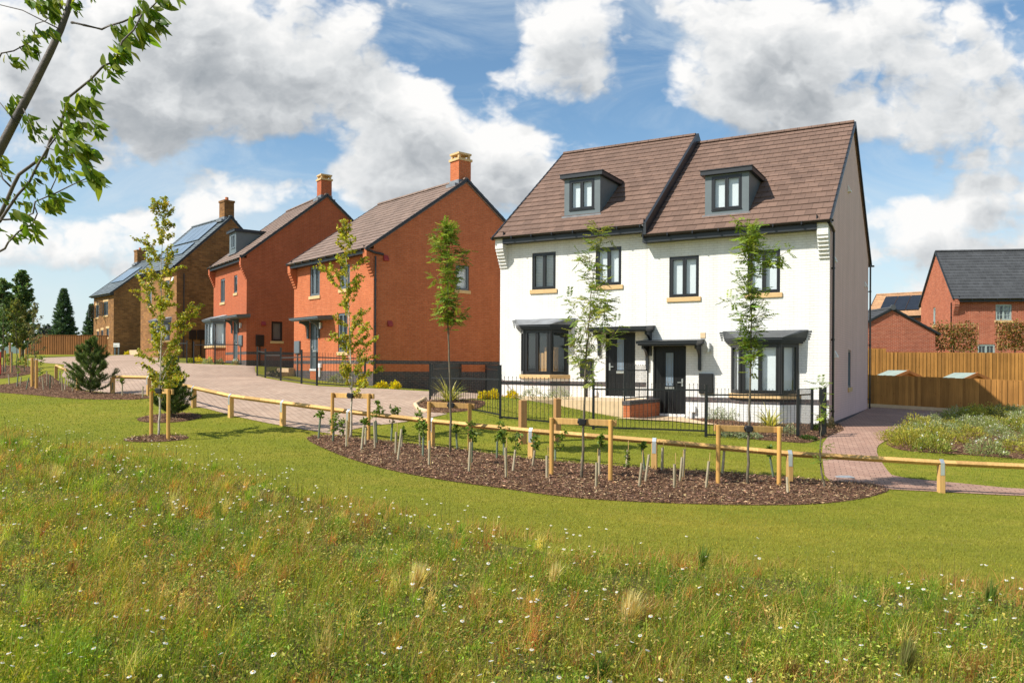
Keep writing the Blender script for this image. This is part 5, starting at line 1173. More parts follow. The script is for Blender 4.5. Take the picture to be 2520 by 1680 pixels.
SPR = [(.045,.085,.055),(.07,.13,.075),(.11,.18,.095)]
conifer('spruce_tree', 'dark spruce standing behind the long brown fence, the larger of two', 157, 830, 712, 98, 78, 41, SPR, 360, .34, 46, 'spruces behind the fence', nw=.10); conifer('spruce_tree', 'dark spruce partly hidden by the farthest ironstone house', 226, 830, 750, 104, 60, 42, SPR, 300, .34, 40, 'spruces behind the fence', nw=.10)
# tall trees far left
def leafy(name, label, u, vt, Y, wpx, seed, cols, bare, nl, dens, group, ls, kind='broad', vb=880, cat='tree', r=.05, prof=None, bark=None):
    b = at(u, vb, Y); b.z = G(b.x, b.y); H = at(u, vt, Y).z - b.z; w = wpx / 2 / FPX * Y
    path = [b + Vector((math.sin(i) * .04 * w, 0, H * i / 7)) for i in range(8)]
    tree(name, label, path, r, kind, prof(w) if prof else [(bare, w * .6), (bare + .2, w), (.6, w * .95), (.8, w * .7), (.93, w * .35), (1, w * .1)], seed, cat, group, bark, nl, cols, ls, dens)
DG = [(.09,.16,.055),(.12,.20,.07),(.18,.25,.09)]
leafy('columnar_tree', 'tall dark green columnar tree at the far left, the highest of the cluster', 54, 664, 62, 74, 51, DG, .12, 70, .5, 'trees at the far left edge', 5.0, r=.14)
leafy('columnar_tree', 'dark green tree cut by the left edge of the view', 6, 684, 60, 62, 52, DG, .15, 60, .42, 'trees at the far left edge', 5.0, r=.12)
leafy('young_tree', 'olive green slender young tree held by stakes at the far left', 40, 735, 40, 70, 53, [(.14,.17,.04),(.2,.21,.05),(.10,.14,.03)], .3, 40, .55, 'trees at the far left edge', 2.0, r=.03, vb=905)
leafy('young_tree', 'sparse pale twiggy young tree between twin stakes at the left', 84, 742, 29, 62, 54, [(.14,.15,.06),(.18,.18,.08)], .35, 34, .2, 'trees at the far left edge', 1.4, r=.028, vb=950)
leafy('young_tree', 'thin dark stemmed young tree right at the left edge', 8, 745, 36, 46, 55, DG, .35, 22, .5, 'trees at the far left edge', 1.6, r=.03, vb=918)
leafy('distant_tree', 'bluish leafless-looking tree mass low behind the sparse twiggy tree', 118, 800, 110, 60, 56, [(.10,.12,.12),(.13,.15,.14)], .1, 40, .35, None, 6, r=.1)
def pole(name, label, u, vt, vb, r, mat, cat, group=None, Y=None):
    p = ground(u, vb); h = at(u, vt, p.y).z - p.z; mb = MB(); mb.tube([(0, 0, -.2), (0, 0, h)], r, 9); o = mb.build(name, mat); o.location = p; tag(o, label, cat, group)
for i, (u, vt, vb, m) in enumerate([(79, 880, 955, 'post_wood'), (89.5, 885, 959, 'post_wood'), (49, 846, 894, 'post_wood'), (12, 862, 905, 'post_wood'), (28, 866, 920, 'sleeper'), (24, 842, 897, 'sleeper'), (63, 860, 905, 'post_wood')]):
    pole('tree_stake', ['near', 'near', 'slim', 'slim', 'darker', 'darker', 'slim'][i] + ' stake at the far left, ' + ['left of the twin pair by the twiggy tree', 'right of the twin pair by the twiggy tree', 'right of the high crossbar', 'close to the view edge', 'below the low crossbar', 'left of the high crossbar', 'by the olive tree'][i], u, vt, vb, .05, M[m], 'tree stake', 'loose stakes in the left beds')
# sign board on two grey posts, barrier panel
p = ground(287, 873); e = empty('sign_board', p, 0, 'small white notice board on two grey posts by the far fence', 'sign'); s_ = p.y / FPX
for dx in (-4, 5): mb = MB(); mb.box(dx * s_ - .05, dx * s_ + .05, -.05, .05, -.2, 25 * s_); mb.build('post', M['upvc_grey'], e)
mb = MB(); mb.box(-7 * s_, 8 * s_, -.09, -.051, 19 * s_, 29 * s_); mb.build('board', M['white'], e); mb = MB(); mb.box(-5 * s_, 2 * s_, -.095, -.0905, 21 * s_, 23 * s_); mb.build('notice', M['upvc_pale'], e)
p = at(-5, 875, 34); p.z = G(p.x, p.y); e = empty('road_barrier', p, 0, 'red barrier with a round blue sign and a white arrow at the left edge', 'barrier'); mb = MB(); frame_bars(mb, lambda a, o, z: (a, -o, z), -1.0, .14, .1, 1.05, .1, 0, .05); mb.box(-1.0, .14, -.04, -.01, .45, .8); mb.build('panel', M['red_plastic'], e)
mb = MB(); mb.box(-1.05, -.95, -.3, .3, 0, .1); mb.box(.05, .15, -.3, .3, 0, .1); mb.build('foot', M['rubber'], e)
mb = MB(); mb.tube([(-.06, -.055, .72), (-.06, -.075, .72)], .16, 20); sg = mb.build('round_sign', M['blue_sign'], e); mb = MB(); mb.prism([(-.14, .8), (-.11, .83), (-.01, .73), (.03, .77), (.03, .62), (-.12, .62), (-.08, .66)], -.08, -.0755, lambda a, z, y: (a, y, z)); mb.build('arrow', M['white'], sg)

# ================================================================== saplings in guards
SAPL = []
def sapling(u, vb, ut, vt, kind, fol, cane, label, seed, sc=1.0, gw=.021):
    """guard tube from (u,vb) to (ut,vt); fol = (u, v0, v1, half width px) of the leafy top or None; cane = v of the cane tip"""
    rng = random.Random(seed); nr = np.random.default_rng(seed); b = ground(u, vb); e = empty('guarded_sapling', b, 0, label, 'sapling', 'saplings in guard tubes'); T = at(ut, vt, b.y) - b; mb = MB(); r = gw
    n = 10; T.y = rng.gauss(0, .04); ax = T
    A = [ax * (i / 5) for i in range(6)]; mb.tube([Vector((0, 0, -.05))] + A[1:], [r * 1.05, r, r, r * .97, r, r], n, False); mb.tube([a * 1.0 for a in A[1:][::-1]], [r * .85] * 5, n, False)
    mb.build('guard', M['guard_green'] if kind == 'g' else M['guard'], e)
    if cane:
        c0 = Vector((r * 1.25, -.01, -.05)); c1 = at(ut + 3, cane, b.y) - b; c1.y = T.y; mb = MB(); mb.tube([c0, c1], .006, 5); mb.build('cane', M['cane'], e)
    if fol:
        fu, f0, f1, hw = fol; t0 = at(fu, f0, b.y) - b; t1 = at(fu, f1, b.y) - b; w = hw / FPX * b.y; mb = MB(); B, D = [], []; hgt = t0.z - t1.z
        stem = [T * .3, T * .95, (T + t0) / 2 + Vector((0, 0, -.0)), t0 - Vector((0, 0, .03))]; mb.tube(stem, [.007, .006, .004, .002], 5)
        for i in range(int(6 + hgt * 24)):
            z = t1.z + hgt * rng.random() ** .9; p0 = Vector((t0.x, T.y, z)) if z > T.z else Vector((T.x, T.y, z)); az = rng.random() * 6.28; f = 1 - abs((z - t1.z) / hgt - .45) * .9; ln = w * max(.25, f) * rng.uniform(.35, 1.5); tw = curve(p0, Vector((math.cos(az), math.sin(az), rng.uniform(.0, .9))), ln, 3, rng, 0, .12); mb.tube(tw, [.003, .0026, .002, .0015], 3, False)
            for k in range(1, 4):
                for _ in range(3): B.append(tuple(tw[k])); D.append((rng.gauss(0, 1), rng.gauss(0, 1), rng.gauss(-.25, .6)))
        mb.build('stem', M['twig'], e); B, D = np.array(B), unit(np.array(D)); m = len(B); L = nr.uniform(.045, .085, m) * sc
        V, F, C = leaves(B, D, side_of(D, nr), L, L * .58, tints([(.09,.16,.022),(.14,.22,.03),(.22,.28,.05)], m, .22, .08, nr), .15, .45); np_mesh('crown', V, F, M['leaf'], e, C)
q7 = lambda x: 740 + x / 4.704; qy = lambda y: 960 + y / 4.704; q12 = lambda x: 1200 + x / 4.704; q16 = lambda x: 1660 + x / 3.92; qz = lambda y: 960 + y / 3.92
def fol(q, y, x, a, b, hw, s=4.704): return (q(x), y(a), y(b), hw / s)
S = [ (q7(205),qy(575),q7(222),qy(330),'g',fol(q7,qy,228,235,350,45),None),(q7(372),qy(615),q7(385),qy(470),'g',fol(q7,qy,405,285,490,85),None),(q7(472),qy(540),q7(480),qy(490),'p',fol(q7,qy,480,340,500,50),None),(q7(528),qy(680),q7(530),qy(350),'p',None,qy(250)),
 (q7(700),qy(725),q7(722),qy(400),'p',None,None),(q7(745),qy(665),q7(752),qy(430),'p',fol(q7,qy,740,320,450,50),None),(q7(862),qy(695),q7(852),qy(360),'p',None,None),(q7(882),qy(640),q7(868),qy(350),'g',fol(q7,qy,890,135,360,85),None),(q7(1047),qy(582),q7(1057),qy(380),'g',fol(q7,qy,1080,200,400,75),None),
 (q7(1098),qy(765),q7(1105),qy(480),'p',None,qy(370)),(q7(1120),qy(840),q7(1165),qy(450),'p',None,None),(q7(1165),qy(690),q7(1172),qy(500),'p',fol(q7,qy,1185,440,520,22),None),(q7(1380),qy(680),q7(1382),qy(440),'p',fol(q7,qy,1375,230,450,80),None),(q7(1412),qy(805),q7(1415),qy(510),'g',fol(q7,qy,1410,370,530,40),None),
 (q7(1485),qy(905),q7(1490),qy(580),'p',None,qy(470)),(q7(1812),qy(700),q7(1798),qy(470),'g',fol(q7,qy,1795,400,490,30),None),(q7(1945),qy(975),q7(1962),qy(600),'p',None,qy(560)),(q7(1975),qy(880),q7(1985),qy(590),'g',fol(q7,qy,1980,355,600,75),None),(q12(105),qy(818),q12(112),qy(590),'g',fol(q12,qy,135,345,600,75),None),
 (q12(190),qy(770),q12(185),qy(590),'g',fol(q12,qy,185,470,610,35),None),(q12(215),qy(1045),q12(205),qy(660),'p',None,qy(550)),(q12(287),qy(975),q12(322),qy(690),'p',fol(q12,qy,325,515,700,72),None),(q12(517),qy(910),q12(545),qy(690),'p',fol(q12,qy,560,530,700,70),None),(q12(685),qy(1050),q12(685),qy(755),'p',None,qy(640)),
 (q12(782),qy(828),q12(785),qy(690),'g',fol(q12,qy,845,490,700,85),None),(q12(1085),qy(850),q12(1110),qy(690),'p',None,qy(640)),(q12(1255),qy(1160),q12(1258),qy(830),'p',None,qy(670)),(q12(1290),qy(1020),q12(1298),qy(690),'p',fol(q12,qy,1315,535,700,40),None),(q12(1605),qy(920),q12(1620),qy(690),'p',fol(q12,qy,1615,680,880,14),qy(580)),
 (q12(1748),qy(1155),q12(1778),qy(835),'p',None,qy(690)),(q12(1822),qy(970),q12(1785),qy(660),'g',fol(q12,qy,1790,580,690,30),None),(q12(1822),qy(1090),q12(1865),qy(740),'p',None,None),(q12(2015),qy(955),q12(2020),qy(660),'p',None,qy(580)),(q12(2160),qy(1165),q12(2155),qy(850),'p',None,qy(720)),
 (q12(2222),qy(1080),q12(2248),qy(770),'p',None,qy(690)),(q12(2255),qy(1040),q12(2275),qy(680),'p',None,qy(600)),(q16(300),qz(970),q16(325),qz(680),'p',None,qz(600)),(q16(455),qz(835),q16(485),qz(575),'p',None,qz(555)),(q16(955),qz(850),q16(920),qz(620),'g',fol(q16,qz,920,550,640,14,3.92),None),(q16(1093),qz(1020),q16(1098),qz(840),'p',None,qz(690))]
S.sort(key=lambda s: s[0]); cnt = {}
for i, s in enumerate(S):
    kd = ('leafy' if s[5] else 'bare', 'green' if s[4] == 'g' else 'pale'); cnt[kd] = cnt.get(kd, 0) + 1
    sapling(*s, f"{kd[0]} sapling in {kd[1]} tube, {ORD[cnt[kd]-1]} such from the left in the long bark bed", 100 + i)
x2 = lambda x: x / 4.355; y2 = lambda y: 640 + y / 4.355
SL = [(x2(100),y2(1350),x2(85),y2(1220),'p',None,None),(x2(180),y2(1370),x2(182),y2(1220),'g',(x2(190),y2(1050),y2(1220),16),None),(x2(215),y2(1370),x2(230),y2(1250),'p',None,None),(x2(278),y2(1400),x2(303),y2(1260),'g',None,None),(x2(430),y2(1320),x2(425),y2(1240),'p',(x2(440),y2(1040),y2(1240),13),None),(x2(468),y2(1405),x2(455),y2(1250),'p',None,None),(x2(505),y2(1360),x2(510),y2(1190),'p',None,None),(x2(535),y2(1400),x2(550),y2(1230),'g',None,None),
 (x2(575),y2(1350),x2(578),y2(1240),'p',None,None),(x2(642),y2(1335),x2(640),y2(1190),'p',None,None),(x2(672),y2(1420),x2(668),y2(1260),'p',None,None),(x2(694),y2(1405),x2(690),y2(1270),'p',(x2(720),y2(1180),y2(1280),13),None),(x2(722),y2(1360),x2(725),y2(1250),'p',None,None),(x2(748),y2(1355),x2(748),y2(1240),'p',None,None),(x2(780),y2(1420),x2(775),y2(1290),'p',None,None),(x2(1200),y2(1432),x2(1210),y2(1310),'g',None,None),(x2(1312),y2(1466),x2(1310),y2(1310),'p',(x2(1310),y2(1270),y2(1330),6),None),(x2(1528),y2(1482),x2(1532),y2(1350),'p',None,None),
 (x2(55),y2(1210),x2(60),y2(1100),'g',(x2(90),y2(1010),y2(1130),10),None),(x2(262),y2(1210),x2(268),y2(1120),'g',(x2(280),y2(1030),y2(1130),14),None),(x2(300),y2(1160),x2(305),y2(880),'g',None,None),(x2(130),y2(1220),x2(122),y2(980),'g',None,None)]
SL.sort(key=lambda s: s[0]); cnt = {}
for i, s in enumerate(SL):
    kd = ('leafy' if s[5] else 'bare', 'green' if s[4] == 'g' else 'pale'); cnt[kd] = cnt.get(kd, 0) + 1
    sapling(*s, f"{kd[0]} sapling in {kd[1]} tube, {ORD[cnt[kd]-1]} such from the left in the left-hand beds", 200 + i)

# ================================================================== shrubs
def shrub(name, label, p, rx, h, cols, n, leaf, seed, group=None, flowers=None, asp=.5, nf=0, spiky=False, upw=.4, cat='shrub'):
    nr = np.random.default_rng(seed); e = empty(name, p, 0, label, cat, group)
    d = unit(nr.normal(size=(n, 3)) * [1, 1, .9]); d[:, 2] = np.abs(d[:, 2]); lump = 1 + .22 * np.sin(d[:, 0] * 5 + seed) * np.cos(d[:, 1] * 4.3 + seed * 2) + .15 * np.sin(d[:, 2] * 7 + d[:, 0] * 6)
    rad = nr.uniform(.35, 1, n) ** .45 * lump; B = d * rad[:, None] * [rx, rx, h * .92]; D = unit(d + nr.normal(0, .55, (n, 3)) + [0, 0, upw]); L = nr.uniform(.6, 1.25, n) * leaf
    V, F, C = leaves(B, D, side_of(D, nr), L, L * asp, tints(cols, n, .25, .07, nr), .15); V0, F0, C0 = V, F, C
    mb = MB(); rg = random.Random(seed)
    for _ in range(7): a = rg.random() * 6.28; mb.tube([(0, 0, -.03), (math.cos(a) * rx * .5, math.sin(a) * rx * .5, h * .6)], [.006, .003], 4)
    mb.build('stem', M['twig'], e)
    if flowers:
        d = unit(nr.normal(size=(nf, 3))); d[:, 2] = np.abs(d[:, 2]) * 1.2 + .2; B = unit(d) * [rx, rx, h] * nr.uniform(.85, 1.12, (nf, 1)); D = unit(nr.normal(size=(nf, 3)) * [1, 1, .3]); V, F, C = leaves(B, D, unit(np.cross(D, [0, 0, 1.0]) + nr.normal(0, .3, (nf, 3))), nr.uniform(.7, 1.2, nf) * flowers[1], flowers[1] * .8, tints([flowers[0]], nf, .1, .04, nr), .0); V0, F0, C0 = np.concatenate([V0, V]), np.concatenate([F0, F + len(V0)]), np.concatenate([C0, C])
    np_mesh('foliage', V0, F0, M['leaf'], e, C0)
    return e
YEL = [(.78,.60,.008),(.85,.66,.012),(.42,.40,.03)]; SIL = [(.30,.35,.22),(.40,.43,.31),(.2,.25,.12)]; GRN = [(.05,.095,.02),(.09,.14,.025)]
def px_shrub(u, v, wpx, hpx, cols, label, seed, kindname='garden_shrub', z=None, n=500, leaf=.05, group='low shrubs in the front gardens', **kw):
    p = ground(u, v) if z is None else onz(u, v, z); s = p.y / FPX; return shrub(kindname, label, p, wpx / 2 * s, hpx * s, cols, n, leaf, seed, group, **kw)
i = 0
for (u, v, w, h, c, lb) in [(675,926,24,17,GRN,'round green shrub at the left end of the orange house railing'),(768,929,24,18,[(.06,.08,.03),(.10,.12,.05)],'dark green shrub under the door of the orange house'),(790,932,14,10,[(.2,.13,.05),(.12,.12,.04)],'small bronze shrub between the dark green and the lime one'),(804,935,19,13,[(.13,.2,.02),(.18,.24,.03)],'small lime green shrub before the orange house window'),
  (825,942,36,22,[(.33,.34,.22),(.2,.24,.12)],'larger cream and green shrub before the orange house'),(849,942,27,17,[(.33,.34,.22),(.2,.24,.12)],'smaller cream and green shrub next to the yellow pair'),(873,944,26,22,YEL,'taller yellow shrub inside the orange house railing'),(890,950,29,20,YEL,'yellow shrub at the railing end by the orange house corner'),(939,954,30,14,YEL,'low yellow shrub at the foot of the downpipe'),(972,957,23,19,YEL,'yellow shrub alone against the dark plinth of the orange gable'),
  (512,896,22,16,SIL,'pale shrub left of the grey bollard at the red house'),(516,893,10,15,YEL,'small yellow shrub behind the red house railing'),(541,896,20,13,SIL,'pale round shrub under the red house bay'),(582,897,24,15,SIL,'pale round shrub by the red house door'),(487,893,20,15,YEL,'yellow shrub at the left part of the red house railing'),(469,893,14,12,[(.2,.26,.03),(.3,.3,.03)],'yellow-green shrub behind the left railing post of the red house'),(312,873,12,9,YEL,'tiny yellow shrub by the far ironstone house')]:
    px_shrub(u, v, w, h, c, lb, 300 + i, n=420, leaf=.07); i += 1
for (u, v, w, h, c, lb) in [(1188,981,24,19,YEL,'yellow shrub left of the corner post of the long railing'),(1213,981,27,23,YEL,'taller yellow shrub touching the corner post of the long railing'),(1259,981,28,21,YEL,'yellow shrub right of the corner post on the terrace'),(1310,982,66,31,SIL,'silvery shrub under the left-hand white bay, left half'),(1372,982,60,29,SIL,'silvery shrub under the left-hand white bay, right half')]:
    px_shrub(u, v, w, h, c, lb, 330 + i, z=tz if u > 1225 else None, n=900, leaf=.05, asp=.35 if c is SIL else .5); i += 1
for (u, v, w, h, c, lb) in [(1763,1036,50,36,SIL,'silvery shrub left of the right-hand white bay'),(1815,1039,54,40,SIL,'biggest silvery shrub in front of the right-hand white bay'),(1868,1036,42,28,SIL,'silvery shrub behind the yellow strap leaves'),(1800,1076,64,22,SIL,'low silvery shrub behind the railing, left of the upright strap leaves'),(1848,1078,46,17,SIL,'low silvery shrub behind the rowan stem'),(1936,1070,54,26,SIL,'grey shrub right of the yellow strap leaves'),(2042,1056,22,32,[(.10,.10,.05),(.16,.13,.07)],'brownish shrub at the white house corner'),(2010,1062,26,20,GRN,'green shrub beside the open gate'),(1985,1082,40,10,GRN,'flat green groundcover at the foot of the railing return')]:
    px_shrub(u, v, w, h, c, lb, 350 + i, n=1100, leaf=.045, asp=.35); i += 1
def strap_plant(u, v, wpx, hpx, label, seed):
    p = ground(u, v); s = p.y / FPX; nr = random.Random(seed); e = empty('strap_leaf_plant', p, 0, label, 'plant', 'yellow strap leaved plants'); V, F, C = [], [], []
    for i in range(90):
        az = nr.random() * 6.28; L = hpx * s * nr.uniform(.7, 1.35); el = nr.uniform(.45, 1.45); d = Vector((math.cos(az) * math.cos(el), math.sin(az) * math.cos(el), math.sin(el))); q = Vector((math.cos(az) * .06, math.sin(az) * .06, 0)); w = nr.uniform(.016, .026); sdv = Vector((-math.sin(az), math.cos(az), 0)); b0 = len(V); c = nr.choice([(.55,.5,.12),(.45,.44,.1),(.22,.27,.06),(.6,.55,.22)])
        for k in range(6):
            ww = w * (1 - (k / 5) ** 2.2); V += [tuple(q - sdv * ww), tuple(q + sdv * ww)]; C += [c, c]; q = q + d * (L / 5); d = (d + Vector((math.cos(az) * .1, math.sin(az) * .1, -.2 * nr.uniform(.4, 1.3)))).normalized()
        F += [(b0 + 2 * k, b0 + 2 * k + 1, b0 + 2 * k + 3, b0 + 2 * k + 2) for k in range(5)]
    np_mesh('foliage', np.array(V), np.array(F), M['leaf'], e, np.array(C))
strap_plant(1105, 990, 85, 60, 'arching yellow strap leaved plant in the kerbed bed by the drive', 61); strap_plant(1895, 1052, 85, 56, 'upright yellow strap leaved plant in front of the right-hand white bay', 62)
# flower bed on the right: individual perennials
q = scatter_in([tuple(p) for p in wFBED], 260); keep = []
for p in q:
    if all((p - k) @ (p - k) > .40 ** 2 for k in keep): keep.append(p)
PK = []
for j, (c, fl_) in enumerate([([(.28,.32,.06),(.36,.38,.10),(.19,.24,.04)], 1), ([(.26,.31,.12),(.34,.37,.17)], 1), ([(.34,.33,.05),(.42,.38,.07)], 0)]):
    PK.append(shrub('perennial_plant', 'grey-green clump dotted with small white flowers in the right-hand bed' if fl_ else 'yellow-green clump without flowers in the right-hand bed', (0, 0, -50), .38, .36, c, 900, .06, 400 + j, 'perennials in the right-hand bed', ((.85,.85,.8), .045) if fl_ else None, .3, 28 if fl_ else 0, upw=.8, cat='plant'))
used = [False] * 3
for j, p in enumerate(keep[:100]):
    t = int(RNG.integers(0, 3)) if j > 2 else j; o = PK[t] if not used[t] else copy_tree(PK[t]); used[t] = True
    if t == 1: o['label'] = 'blue-grey clump dotted with small white flowers in the right-hand bed'
    sc = RNG.uniform(.8, 1.25); o.location = (p[0], p[1], G(*p) + .03); o.rotation_euler = (0, 0, RNG.uniform(0, 6.28)); o.scale = (sc, sc, sc * RNG.uniform(.75, 1.2))
px_shrub(2452, 1040, 46, 40, [(.07,.085,.03),(.11,.12,.04)], 'dark olive shrub at the back of the right-hand flower bed near the fence', 440, n=1200, leaf=.06); px_shrub(2392, 1028, 34, 30, [(.18,.14,.05),(.12,.12,.04)], 'dry brownish shrub at the back left of the right-hand flower bed', 441, n=500, leaf=.06)
# pleached hedges on bamboo frames
def pleach(u0, u1, vt, vb, Y, label, seed):
    a, b = at(u0, vb, Y), at(u1, vb, Y); t = at(u0, vt, Y); w, h = b.x - a.x, t.z - a.z; zb = G((a.x + b.x) / 2, Y); e = empty('pleached_tree', ((a.x + b.x) / 2, Y, zb), 0, label, 'tree', 'pleached trees on bamboo frames'); z0 = a.z - zb; mb = MB()
    for i in range(5): x = -w / 2 + w * i / 4; mb.tube([(x, -.2, z0 - .05), (x + .05, -.2, z0 + h + .05)], .012, 5)
    for i in range(4): z = z0 + h * i / 3; mb.tube([(-w / 2 - .05, -.22, z), (w / 2 + .05, -.22, z + .04)], .012, 5)
    mb.build('bamboo_frame', M['cane'], e); mb = MB(); mb.tube([(0, 0, -.2), (0, 0, z0 + h)], [.05, .03], 8)
    for i in range(4):
        for s in (-1, 1): mb.tube([(0, 0, z0 + h * (i + .3) / 4), (s * w * .46, 0, z0 + h * (i + .5) / 4)], [.02, .008], 5)
    mb.build('trunk', M['bark'], e); nr = np.random.default_rng(seed); n = 2200; B = np.column_stack([nr.uniform(-w / 2, w / 2, n), nr.normal(-.12, .12, n), z0 + h * (np.floor(nr.uniform(0, 4, n)) + .5) / 4 + nr.normal(0, h * .11, n)]); D = unit(nr.normal(size=(n, 3))); L = nr.uniform(.09, .17, n)
    V, F, C = leaves(B, D, side_of(D, nr), L, L * .55, tints([(.20,.17,.04),(.36,.18,.055),(.26,.2,.055),(.13,.14,.03),(.30,.13,.05)], n, .3, .1, nr)); np_mesh('crown', V, F, M['leaf'], e, C)
pleach(2292, 2401, 799, 862, 47, 'flat pleached tree on a bamboo frame above the fence, left of two', 71); pleach(2450, 2545, 794, 858, 47, 'flat pleached tree on a bamboo frame at the right edge of the view', 72)

# ================================================================== meadow and lawn grass
def wav(x, y, seed, f):
    r = np.random.default_rng(seed); out = 0
    for i in range(7): a = r.uniform(0, 6.28); k = f * r.uniform(.6, 1.9); out = out + np.sin((x * math.cos(a) + y * math.sin(a)) * k + r.uniform(0, 6.28))
    return out / 3.0
MEAD = [(-200,1030),(0,1045),(100,1068),(250,1096),(420,1118),(560,1140),(700,1180),(860,1228),(1000,1258),(1150,1288),(1300,1318),(1450,1346),(1600,1362),(1800,1384),(2000,1400),(2200,1416),(2400,1436),(2750,1470),(2750,1900),(-200,1900)]
wM = gpoly(MEAD)
o = sheet('meadow_floor', chaikin(gpoly([(u, v + 34) for u, v in MEAD[:18]] + MEAD[18:]), 1), M['meadow_soil'], .006, .5)
def edge_dist(q, poly):
    P = np.array(poly); d = np.full(len(q), 1e9)
    for i in range(len(P)):
        a, b = P[i], P[(i + 1) % len(P)]; ab = b - a; t = np.clip(((q - a) @ ab) / (ab @ ab + 1e-9), 0, 1); d = np.minimum(d, np.linalg.norm(q - a - t[:, None] * ab, axis=1))
    return d
def sample_persp(poly, n, pw=1.0, rng=RNG):
    """points in the polygon, thinned with distance from the lens"""
    P = np.array(poly); lo, hi = P.min(0), P.max(0); out = []; got = 0
    while got < n:
        q = rng.uniform(lo, hi, (n * 3, 2)); k = inside(poly, q[:, 0], q[:, 1]); q = q[k]; q = q[np.abs(q[:, 0]) < q[:, 1] * .72 + 1.5]; q = q[rng.random(len(q)) < (4.0 / np.maximum(q[:, 1], 4.0)) ** pw]; out.append(q); got += len(q)
    return np.concatenate(out)[:n]
def blades(q, z, h, w, lean, c, seg=3, rng=RNG):
    n = len(q); az = rng.uniform(0, 6.28, n); sd_ = np.column_stack([np.cos(az), np.sin(az), np.zeros(n)]); la = np.where(rng.random(n) < .5, rng.uniform(0, 6.28, n), rng.normal(.4, 1.0, n)); ld = np.column_stack([np.cos(la), np.sin(la), np.zeros(n)]); rows = []
    for k in range(seg):
        t = k / seg; p = np.column_stack([q, z]) + ld * (lean * h * t * t)[:, None] + np.array([0, 0, 1.0]) * (h * t * (1 - .25 * t * lean))[:, None]; ww = (w * (1 - .75 * t) / 2)[:, None]; rows += [p - sd_ * ww, p + sd_ * ww]
    tip = np.column_stack([q, z]) + ld * (lean * h)[:, None] + np.array([0, 0, 1.0]) * (h * (1 - .25 * lean))[:, None]
    V = np.stack(rows + [tip], 1); nv = 2 * seg + 1; tri = []
    for k in range(seg - 1): a = 2 * k; tri += [(a, a + 1, a + 3), (a, a + 3, a + 2)]
    tri.append((2 * seg - 2, 2 * seg - 1, 2 * seg)); F = (np.arange(n)[:, None, None] * nv + np.array(tri)[None]).reshape(-1, 3)
    return V.reshape(-1, 3), F, np.repeat(c, nv, 0)
class Acc:
    def __init__(s): s.V, s.F, s.C, s.n = [], [], [], 0
    def add(s, V, F, C): s.V.append(V); s.F.append(F + s.n); s.C.append(C); s.n += len(V)
    def build(s, name, mat, parent=None): return np_mesh(name, np.concatenate(s.V), np.concatenate(s.F), mat, parent, np.concatenate(s.C))
acc = Acc(); N1 = 95000
q = sample_persp(wM, N1, 1.3); ed = edge_dist(q, wM[:18]); ok = RNG.random(N1) < np.clip(ed / 1.3 + .04 + .25 * wav(q[:, 0], q[:, 1], 41, 2.5), 0, 1); q, ed = q[ok], ed[ok]; n = len(q); z = Gn(q[:, 0], q[:, 1])
a1 = wav(q[:, 0], q[:, 1], 1, 1.6); a2 = wav(q[:, 0], q[:, 1], 2, 3.2); a3 = wav(q[:, 0], q[:, 1], 3, 6.0)
pal = np.array([(.14,.255,.014),(.25,.33,.017),(.36,.36,.03),(.52,.41,.11),(.42,.20,.055)])
pr = np.stack([.30 + .20 * a1, .32 + .12 * a2, .22 - .10 * a1, .11 - .12 * a2 + .08 * a3, .07 - .12 * a1 + .09 * a3], 1); pr = np.clip(pr, .01, None); pr /= pr.sum(1, keepdims=True)
ci_ = (RNG.random(n)[:, None] > np.cumsum(pr, 1)).sum(1); ci_ = np.minimum(ci_, 4); c = pal[ci_] * np.exp(RNG.normal(0, .2, (n, 1))) * np.exp(RNG.normal(0, .06, (n, 3)))
h = np.clip(RNG.gamma(4, .022, n) * np.clip(1 + .35 * a3 + .35 * a2, .3, 2) * np.clip(.35 + ed * .55, .3, 1), .02, .34)
acc.add(*blades(q, z, h, RNG.uniform(.0025, .006, n) * np.maximum(1, q[:, 1] / 6), RNG.uniform(.1, .9, n), c))
# broad leafy herbs lying low between the grass
N2 = 115000; q = sample_persp(wM, N2, 1.2); ed = edge_dist(q, wM[:18]); k_ = RNG.random(N2) < np.clip(ed / 1.3 - .1, 0, 1); q, ed = q[k_], ed[k_]; n = len(q); a2 = wav(q[:, 0], q[:, 1], 5, 2.4)
z = Gn(q[:, 0], q[:, 1]) + RNG.uniform(.01, .13, n) * np.clip(.3 + ed * .6, .2, 1); D = unit(RNG.normal(size=(n, 3)) * [1, 1, .55] + [0, 0, .25]); L = RNG.uniform(.008, .032, n)
c = tints([(.24,.30,.03),(.15,.24,.025),(.38,.36,.06),(.54,.47,.13)], n, .28, .08) * np.clip(1 + .14 * a2, .7, 1.3)[:, None]
acc.add(*leaves(np.column_stack([q, z]), D, side_of(D), L, L * RNG.uniform(.25, .6, n), c))
